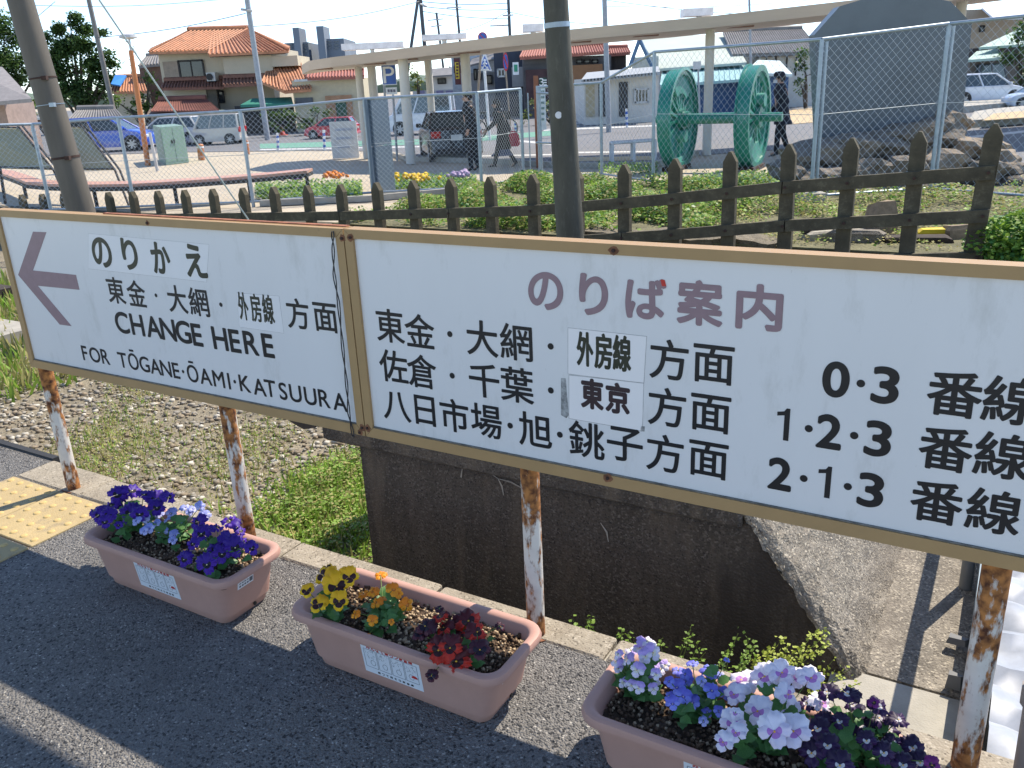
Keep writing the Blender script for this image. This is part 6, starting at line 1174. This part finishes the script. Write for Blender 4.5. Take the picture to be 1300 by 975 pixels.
# ------------------------------------------------------------------ vehicles
tyre_m = M_('tyre_black', (.02, .02, .02), .8); rim_m = M_('rim_silver', (.45, .46, .47), .35, metal=.6); cglass = M_('car_glass', (.05, .07, .075), .08, var=.1, spec=.8); tail_m = M_('tail_light_red', (.45, .02, .02), .2); head_m = M_('head_light', (.7, .72, .74), .1); trim_m = M_('car_trim_black', (.02, .02, .022), .5)
def car(name, label, cat, x, y, hpx, heading, body, Ln=3.9, Wd=1.65, H=1.48, hood=.95, belt=.92, gx=(-1.75, -1.35, .25, 1.05), tail=.95, van=False, grp=None, plate=True):
    p = at(x, y, GZ); s = hpx * p.y / F / H; t = thing(name, label, cat, p, heading, grp); S = s
    pm = M_('paint_' + body[0], body[1], .28, var=.03, coat=.6); h = Ln / 2
    out = [(-h, .28), (-h + .03, .55), (-h + .06, tail - .08), (-h + .16, tail), (gx[0], belt + .0), (gx[3], belt + .0), (h - .30, hood - .13), (h - .10, hood - .25), (h, .55), (h - .02, .30), (h - .12, .20), (-h + .12, .20)]
    mb = MB(Matrix.Scale(S, 4)); rings = []
    for yy, k in ((-Wd / 2, .955), (-Wd / 2 + .05, .99), (-Wd / 2 + .14, 1.0), (0, 1.012), (Wd / 2 - .14, 1.0), (Wd / 2 - .05, .99), (Wd / 2, .955)):
        e = .10 if abs(yy) > Wd / 2 - .01 else (.03 if abs(yy) > Wd / 2 - .06 else 0); rings.append([(px_ * (1 - e / h) , yy, .3 + (z - .3) * k) for px_, z in out])
    mb.loft(rings); mb.build('body', pm, t, True, flat=True)
    w1, w2 = Wd / 2 - .05, Wd / 2 - (.10 if van else .20); zt = H - .04
    base = [(gx[0], -w1, belt - .02), (gx[3], -w1, belt - .02), (gx[3], w1, belt - .02), (gx[0], w1, belt - .02)]; topr = [(gx[1], -w2, zt), (gx[2], -w2, zt), (gx[2], w2, zt), (gx[1], w2, zt)]
    mb = MB(Matrix.Scale(S, 4)); mb.loft([base, topr]); mb.build('windows', cglass, t, flat=True)
    mb = MB(Matrix.Scale(S, 4)); e = .03; mb.loft([[(gx[1] - e, -w2 - e, zt - .02), (gx[2] + e, -w2 - e, zt - .02), (gx[2] + e, w2 + e, zt - .02), (gx[1] - e, w2 + e, zt - .02)], [(gx[1], -w2, zt + .025), (gx[2], -w2, zt + .025), (gx[2], w2, zt + .025), (gx[1], w2, zt + .025)], [(gx[1] + .15, -w2 + .15, zt + .045), (gx[2] - .15, -w2 + .15, zt + .045), (gx[2] - .15, w2 - .15, zt + .045), (gx[1] + .15, w2 - .15, zt + .045)]]); mb.build('roof', pm, t, True, flat=True)
    pil = lambda a, b_, r: MB(Matrix.Scale(S, 4)).tube([a, b_], r, 6).build('pillar', pm, t, True, flat=True)
    for q in range(4): pil(base[q], topr[q], .045 if not van else .07)
    for sd in (-1, 1):
        for fr in ((.5,) if not van else (.33, .66)): pil((gx[0] + (gx[3] - gx[0]) * fr, sd * w1 * 1.005, belt - .02), (gx[1] + (gx[2] - gx[1]) * fr, sd * w2 * 1.01, zt), .04)
    r = .30
    for wx in (-h + .72, h - .68):
        for sd in (-1, 1):
            mb = MB(Matrix.Scale(S, 4)); mb.tube([(wx, sd * (Wd / 2 - .10), r + .02), (wx, sd * (Wd / 2 + .004), r + .02)], r + .07, 20); mb.build('wheel_arch', trim_m, t, flat=True)
            mb = MB(Matrix.Scale(S, 4)); mb.tube([(wx, sd * (Wd / 2 - .18), r), (wx, sd * (Wd / 2 + .012), r)], r, 20); wl_ = mb.build('wheel', tyre_m, t, flat=True)
            mb = MB(Matrix.Scale(S, 4))
            for k in range(7): a = k * 2 * math.pi / 7; mb.box((wx + math.cos(a) * r * .36, sd * (Wd / 2 + .018), r + math.sin(a) * r * .36), (r * .62, .02, .06), Matrix.Rotation(-a, 3, 'Y'))
            mb.tube([(wx, sd * (Wd / 2 + .010), r), (wx, sd * (Wd / 2 + .026), r)], r * .2, 10); o = mb.build('rim', rim_m, None, flat=True); o.parent = wl_
    for sd in (-1, 1):
        mb = MB(Matrix.Scale(S, 4)); mb.bev((h - .14, sd * (Wd / 2 - .28), hood - .34), (.26, .36, .16), .03); mb.build('headlight', head_m, t, flat=True)
        mb = MB(Matrix.Scale(S, 4)); mb.bev((-h + .09, sd * (Wd / 2 - .18), tail - .20), (.16, .30, .20 if not van else .34), .02); mb.build('tail_light', tail_m, t, flat=True)
        mb = MB(Matrix.Scale(S, 4)); mb.bev((gx[3] - .18, sd * (Wd / 2 + .08), belt + .06), (.10, .18, .13), .02); mb.build('wing_mirror', pm, t, flat=True)
        mb = MB(Matrix.Scale(S, 4))
        for xx in (-.55, .45): mb.box((xx - .28, sd * (Wd / 2 - .018), belt - .14), (.16, .02, .03))
        mb.build('door_handle', trim_m, t, flat=True)
    for sx_ in (-1, 1):
        mb = MB(Matrix.Scale(S, 4)); mb.bev((sx_ * (h - .01), 0, .33), (.10, Wd - .25, .16), .02); mb.build('bumper', pm if body[0] != 'taxi' else trim_m, t, flat=True)
    if plate:
        mb = MB(Matrix.Scale(S, 4)); mb.box((-h - .005, 0, tail - .30), (.03, .36, .17)); mb.build('number_plate', M_('plate_white', (.6, .62, .6), .4), t, flat=True)
    return t
HB = dict(gx=(-1.80, -1.45, .35, 1.15), tail=1.0)
VN = dict(Ln=3.4, Wd=1.48, H=1.88, hood=1.15, belt=1.05, gx=(-1.60, -1.55, .80, 1.30), tail=1.1, van=True)
car('parked_car', 'bright blue hatchback car parked behind the khaki display panels', 'car', 141, 192, 40, math.radians(3), ('blue', (.018, .085, .50)), **HB)
car('parked_car', 'white estate car partly hidden by the green cabinet', 'car', 222, 184, 33, math.radians(172), ('white_car', (.62, .62, .60)), **HB)
car('parked_van', 'pale beige minivan parked just left of the fence post', 'van', 279, 183, 35, math.radians(177), ('beige_van', (.52, .49, .44)), **VN)
car('parked_car', 'red car with its nose pointing left in front of the hedge', 'car', 423, 175, 24, math.radians(176), ('red', (.52, .02, .045)), **HB)
car('parked_van', 'white one box van seen behind the canopy column', 'van', 537, 170, 45, math.radians(176), ('white_van', (.70, .72, .76)), **VN)
tx = car('taxi', 'black taxi sedan seen from behind beside the walking man', 'taxi', 571, 199, 54, math.radians(100), ('taxi', (.012, .013, .016)), Ln=4.3, Wd=1.62, H=1.46, hood=.98, belt=.95, gx=(-1.45, -.95, .30, .95), tail=1.02)
car('parked_car', 'white compact car with its nose right, beyond the traffic island', 'car', 1240, 134, 37, math.radians(6), ('white_blue', (.62, .66, .72)), **HB)
car('parked_van', 'dark blue minivan with a white roof behind the white compact car', 'van', 1258, 123, 38, math.radians(12), ('navy', (.05, .06, .09)), **VN)
car('parked_car', 'pale blue car half cut off by the right edge of the photo', 'car', 1319, 137, 30, math.radians(170), ('ice_blue', (.50, .56, .64)), **HB)
car('parked_car', 'small white car right of the man with the dark cap', 'car', 1018, 125, 20, math.radians(175), ('white_far', (.68, .70, .72)), **HB)
# ------------------------------------------------------------------ people
skin_m = M_('skin', (.42, .25, .17), .55, var=.05); coat_b = M_('coat_black', (.012, .012, .014), .85, var=.3, scale=8); navy_m = M_('coat_navy', (.014, .017, .03), .8, var=.3, scale=8); trou = M_('trousers_dark', (.014, .014, .018), .85); hair_m = M_('hair_black', (.010, .008, .007), .55); shoe_m = M_('shoe_black', (.012, .012, .012), .4); skirt_m = M_('skirt_blue', (.055, .075, .15), .85, var=.5, scale=30); mask_m = M_('mask_white', (.65, .66, .68), .7)
def person(label, x, y, H, az, legs, arms, coat, hem, flare, hairlen, lm, cap=False, skirt=None, lean=.03, mask=False):
    base = at(x, y, GZ); t = thing('person', label, 'person', base, az)
    V = lambda a, b, c: Vector((a * H, b * H, c * H))
    pel = V(0, 0, .52); ch = V(lean * .6, 0, .72); nk = V(lean, 0, .845); hd = V(lean * 1.3 + .008, 0, .918)
    pts = [pel, V(lean * .3, 0, .62), ch, V(lean, 0, .80), nk, hd, hd + V(0, 0, .035)]; rad = [(.075, .09), (.07, .085), (.08, .10), (.06, .08), (.034, .036), (.062, .052), (.050, .044)]; ed = [(0, 1), (1, 2), (2, 3), (3, 4), (4, 5), (5, 6)]
    legj = []; 
    for sd, (kf, kz, af, az_, tilt) in zip((1, -1), legs):
        i = len(pts); hip = V(0, sd * .05, .50); kn = V(kf, sd * .05, kz); an = V(af, sd * .045, az_); toe = an + V(.075 * math.cos(tilt), 0, -.012 - .075 * math.sin(tilt) + 0)
        pts += [hip, kn, an, toe]; rad += [(.055, .055), (.034, .034), (.022, .022), (.016, .022)]; ed += [(0, i), (i, i + 1), (i + 1, i + 2), (i + 2, i + 3)]; legj.append((hip, kn, an, toe))
    armj = []
    for sd, (ef, eo, ez, wf, wo, wz) in zip((1, -1), arms):
        i = len(pts); sh = V(lean, sd * .105, .80); el = V(ef, sd * eo, ez); wr = V(wf, sd * wo, wz); pts += [sh, el, wr]; rad += [(.036, .036), (.024, .024), (.016, .018)]; ed += [(3, i), (i, i + 1), (i + 1, i + 2)]; armj.append((sh, el, wr))
        d = (wr - el).normalized(); palm = wr + d * .035 * H; i2 = len(pts); pts.append(palm); rad.append((.018, .012)); ed.append((i + 2, i2))
        side = Vector((1, 0, 0)) - d * d.x; side.normalize()
        for k in range(4):
            j = len(pts); o = side * (k - 1.5) * .010 * H; ln = (.040, .046, .044, .034)[k]; pts += [palm + o + d * .012 * H, palm + o * 1.15 + d * (.012 + ln * .5) * H, palm + o * 1.1 + d * (.012 + ln) * H * .95 + Vector((0, -sd, 0)) * .008 * H]; rad += [(.0055, .0055), (.005, .005), (.004, .004)]; ed += [(i2, j), (j, j + 1), (j + 1, j + 2)]
        j = len(pts); pts += [wr + d * .015 * H + side * .016 * H, wr + d * .035 * H + side * .028 * H]; rad += [(.006, .006), (.005, .005)]; ed += [(i + 2, j), (j, j + 1)]
    me = bpy.data.meshes.new('body'); me.from_pydata([tuple(p) for p in pts], ed, []); o = bpy.data.objects.new('body', me); COL.objects.link(o)
    sk = o.modifiers.new('s', 'SKIN'); o.modifiers.new('b', 'SUBSURF').levels = 1
    for v, r in zip(me.skin_vertices[0].data, rad): v.radius = (r[0] * H, r[1] * H)
    me.skin_vertices[0].data[0].use_root = True
    bpy.context.view_layer.update(); m2 = bpy.data.meshes.new_from_object(o.evaluated_get(bpy.context.evaluated_depsgraph_get())); bpy.data.objects.remove(o)
    m2.materials.clear(); m2.materials.append(skin_m); m2.name = 'body'; o = bpy.data.objects.new('body', m2); COL.objects.link(o); o.parent = t
    m2.polygons.foreach_set('use_smooth', [True] * len(m2.polygons))
    def ell(c, rx, ry, n=18, wob=0): return [(c.x + math.cos(2 * math.pi * k / n) * rx * H * (1 + wob * math.sin(k * 2.3)), c.y + math.sin(2 * math.pi * k / n) * ry * H, c.z) for k in range(n)]
    mb = MB(); R = [ell(V(flare[0], 0, hem), flare[1], flare[2], wob=.05), ell(V(flare[0] * .7, 0, hem + .04), flare[1] * .95, flare[2] * .97, wob=.04)]
    R += [ell(V(flare[0] * .4, 0, (hem + .5) / 2), (flare[1] + .085) / 2, (flare[2] + .105) / 2), ell(V(0, 0, .55), .080, .105), ell(V(lean * .3, 0, .64), .075, .100), ell(V(lean * .7, 0, .73), .083, .115), ell(V(lean, 0, .79), .082, .130), ell(V(lean, 0, .83), .066, .098), ell(V(lean + .004, 0, .872), .054, .058)]
    mb.loft(R); mb.build('coat', coat, t, True, flat=True)
    for sh, el, wr in armj:
        mb = MB(); mb.tube([sh + V(0, 0, .010), sh.lerp(el, .15), sh.lerp(el, .5), el, el.lerp(wr, .5), wr], [.030 * H, .046 * H, .040 * H, .034 * H, .030 * H, .026 * H], 12); mb.build('sleeve', coat, t, True, flat=True)
    for hip, kn, an, toe in legj:
        mb = MB(); mb.tube([hip, kn, kn.lerp(an, .5), an], [.062 * H, .040 * H, .034 * H, .029 * H], 12); mb.build('trouser_leg', lm, t, True, flat=True)
        d = (toe - an).normalized(); up_ = Vector((0, 0, 1)); mb = MB(); c0 = an - d * .03 * H - up_ * .012 * H
        mb.loft([[c0 + d * a * H + Vector((0, w_ * H, 0)) + Vector((0, 0, h0 * H)) for w_, h0 in ((-.020 * s2, -.016), (.020 * s2, -.016), (.018 * s2, hh), (-.018 * s2, hh))] for a, s2, hh in ((0, .8, .02), (.03, 1.1, .028), (.07, 1.15, .012), (.115, .95, .002), (.13, .5, -.004))]); mb.build('shoe', shoe_m, t, True, flat=True)
    if skirt:
        mb = MB(); mb.loft([ell(V(.03, 0, skirt), .16, .085, wob=.12), ell(V(.02, 0, (skirt + hem) / 2), .12, .09, wob=.06), ell(V(0, 0, hem + .04), .085, .09)]); mb.build('skirt', skirt_m, t, True, flat=True)
    # head details: hair, ears, nose, eyes, mouth
    mb = MB(); n = 16; rings = []
    for a in range(7):
        th = math.radians(-12 + a * 17); rings.append([(hd.x - .006 * H + math.cos(2 * math.pi * k / n) * .060 * H * math.cos(th) * (1 if math.cos(2 * math.pi * k / n) < .3 else .90), math.sin(2 * math.pi * k / n) * .051 * H * math.cos(th), hd.z + .018 * H + math.sin(th) * .052 * H + (.018 * H if (a < 2 and math.cos(2 * math.pi * k / n) > .45) else 0)) for k in range(n)])
    rings = [[(hd.x - .016 * H + math.cos(2 * math.pi * k / n) * .064 * H * math.cos(th), math.sin(2 * math.pi * k / n) * .060 * H * math.cos(th), hd.z + .020 * H + math.sin(th) * .064 * H + (.030 * H * max(0, math.cos(2 * math.pi * k / n)) if th < .3 else 0)) for k in range(n)] for th in [math.radians(-50 + a * 15) for a in range(10)]]
    mb.loft(rings, True, True)
    if hairlen: mb.loft([[(hd.x - .022 * H + math.cos(2 * math.pi * k / n) * rx * H, math.sin(2 * math.pi * k / n) * ry * H, hd.z + z * H) for k in range(n)] for rx, ry, z in ((.030, .042, .02), (.040, .050, -.02), (.036, .052, -.07), (.030, .050, -hairlen))])
    mb.build('hair', hair_m if not cap else hair_m, t, True, flat=True)
    if cap: mb = MB(); mb.loft([[(hd.x + math.cos(2 * math.pi * k / n) * r * H, math.sin(2 * math.pi * k / n) * r * .86 * H, hd.z + z * H) for k in range(n)] for r, z in ((.072, .040), (.072, .062), (.056, .088), (.02, .096))]); mb.poly([(hd.x + .05 * H, -.04 * H, hd.z + .034 * H), (hd.x + .098 * H, -.02 * H, hd.z + .028 * H), (hd.x + .098 * H, .02 * H, hd.z + .028 * H), (hd.x + .05 * H, .04 * H, hd.z + .034 * H)], (0, 0, .004 * H)); mb.build('cap', navy_m, t, True, flat=True)
    mb = MB(); mb.tube([hd + V(.044, 0, .006), hd + V(.066, 0, -.012), hd + V(.048, 0, -.018)], [.005 * H, .009 * H, .007 * H], 6); mb.build('nose', skin_m, t, True, flat=True)
    for sd in (-1, 1):
        mb = MB(); mb.tube([hd + V(0, sd * .042, -.015), hd + V(.004, sd * .052, .004), hd + V(-.002, sd * .046, .018)], .007 * H, 6); mb.build('ear', skin_m, t, True, flat=True)
        mb = MB(); mb.tube([hd + V(.044, sd * .018, .008), hd + V(.051, sd * .018, .008)], .006 * H, 8); mb.build('eye', dark, t, True, flat=True)
    if mask: mb = MB(); mb.loft([[hd + V(a, w_, z) for w_, z in ((-.034, -.04), (.034, -.04), (.036, -.002), (-.036, -.002))] for a in (.03, .060, .066)]); mb.build('mask', mask_m, t, True, flat=True)
    else: mb = MB(); mb.box(hd + V(.049, 0, -.030), (.006 * H, .030 * H, .005 * H)); mb.build('mouth', M_('lip', (.30, .10, .09), .5), t, flat=True)
    return t, armj
A_L = math.pi    # facing left in the photo
person('man in a long black coat and dark trousers walking left past the taxi', 601, 216, 1.70, A_L + .25, [(.05, .27, .035, .035, .1), (-.01, .28, -.08, .045, .3)], [(.0, .13, .65, .06, .13, .53), (-.02, .13, .65, .01, .13, .50)], coat_b, .27, (.0, .105, .115), 0, trou, lean=.02)
pw, aj = person('woman with dark hair in a black coat and blue patterned skirt striding left', 640, 212, 1.50, A_L + .1, [(.09, .28, .15, .04, -.2), (-.05, .27, -.19, .055, .5)], [(.13, .12, .66, .25, .10, .56), (-.08, .13, .66, -.13, .13, .52)], coat_b, .27, (.0, .12, .11), .10, trou, skirt=.17, lean=.06)
person('man in a navy jacket and dark cap walking left behind the green wheels', 990, 197, 1.78, A_L - .1, [(.05, .28, .06, .035, .1), (-.03, .27, -.11, .045, .35)], [(-.02, .13, .65, .05, .13, .52), (.03, .13, .65, .12, .12, .53)], navy_m, .38, (-.02, .11, .125), 0, trou, cap=True, mask=True, lean=.04)
bt_ = at(640, 212, GZ); q = D(652, 172, bt_.y + .1); t = thing('shopping_bag', 'red bag hanging from the hand of the walking woman', 'bag', q, 0)
mb = MB(); mb.loft([[(q.x + a * w_, q.y + b * .05, q.z + z) for a, b in ((-1, -1), (1, -1), (1, 1), (-1, 1))] for w_, z in ((.09, -.24), (.14, -.20), (.13, 0), (.05, .10))]); mb.build('bag', M_('bag_red', (.45, .02, .05), .5), t, True)
mb = MB(); mb.tube([q + Vector((-.03, 0, .09)), q + Vector((0, 0, .19)), q + Vector((.03, 0, .09))], .008, 5); mb.build('handle', M_('bag_red', (.45, .02, .05)), t, True)
# parked bicycle behind the crossing sign
b = at(626, 176, GZ); t = thing('bicycle', 'dark bicycle parked near the crossing sign pole', 'bicycle', b, 0)
for dx in (-.55, .55):
    mb = MB(); c = b + Vector((dx, 0, .34)); mb.tube([c + Vector((math.cos(k * math.pi / 10) * .33, 0, math.sin(k * math.pi / 10) * .33)) for k in range(20)], .025, 6, False, True); mb.build('wheel', tyre_m, t, True)
mb = MB(); h_ = lambda a, c: b + Vector((a, 0, c)); 
for p, q in ((h_(-.55, .34), h_(-.15, .30)), (h_(-.15, .30), h_(-.28, .85)), (h_(-.15, .30), h_(.38, .80)), (h_(.38, .90), h_(.55, .34)), (h_(-.25, .75), h_(.38, .80)), (h_(-.55, .34), h_(-.26, .78))): mb.tube([p, q], .022, 6)
mb.build('frame', navy_m, t, True); mb = MB(); mb.bev(h_(-.30, .90), (.26, .14, .07), .02); mb.build('saddle', trim_m, t); mb = MB(); mb.tube([h_(.36, .98) + Vector((0, -.25, 0)), h_(.36, 1.0), h_(.36, .98) + Vector((0, .25, 0))], .016, 6); mb.build('handlebar', alu, t, True); mb = MB(); mb.box(h_(.52, .80), (.26, .3, .22)); mb.build('basket', dark, t)
# ------------------------------------------------------------------ platform canopy overhead (out of the frame; its edge shades the lower left)
t = thing('unseen_platform_canopy', 'unseen station platform canopy overhead, out of the frame, shading the paving behind the signs', 'canopy', L(-2, -2.6, 0), YAW)
mb = MB(PM); e0 = -.935 + .71 * 3.35; mb.box((-3.1, e0 - .75, 3.42), (8.4, 1.5, .12)); mb.build('roof', steel_g, t)
for a in (-6, 1.0): mb = MB(PM); mb.tube([(a, -3.2, 0), (a, -3.2, 2.6), (a, e0 - .9, 3.40)], .09, 12); mb.build('column', steel_g, t, True)
bpy.data.objects.remove(FO)
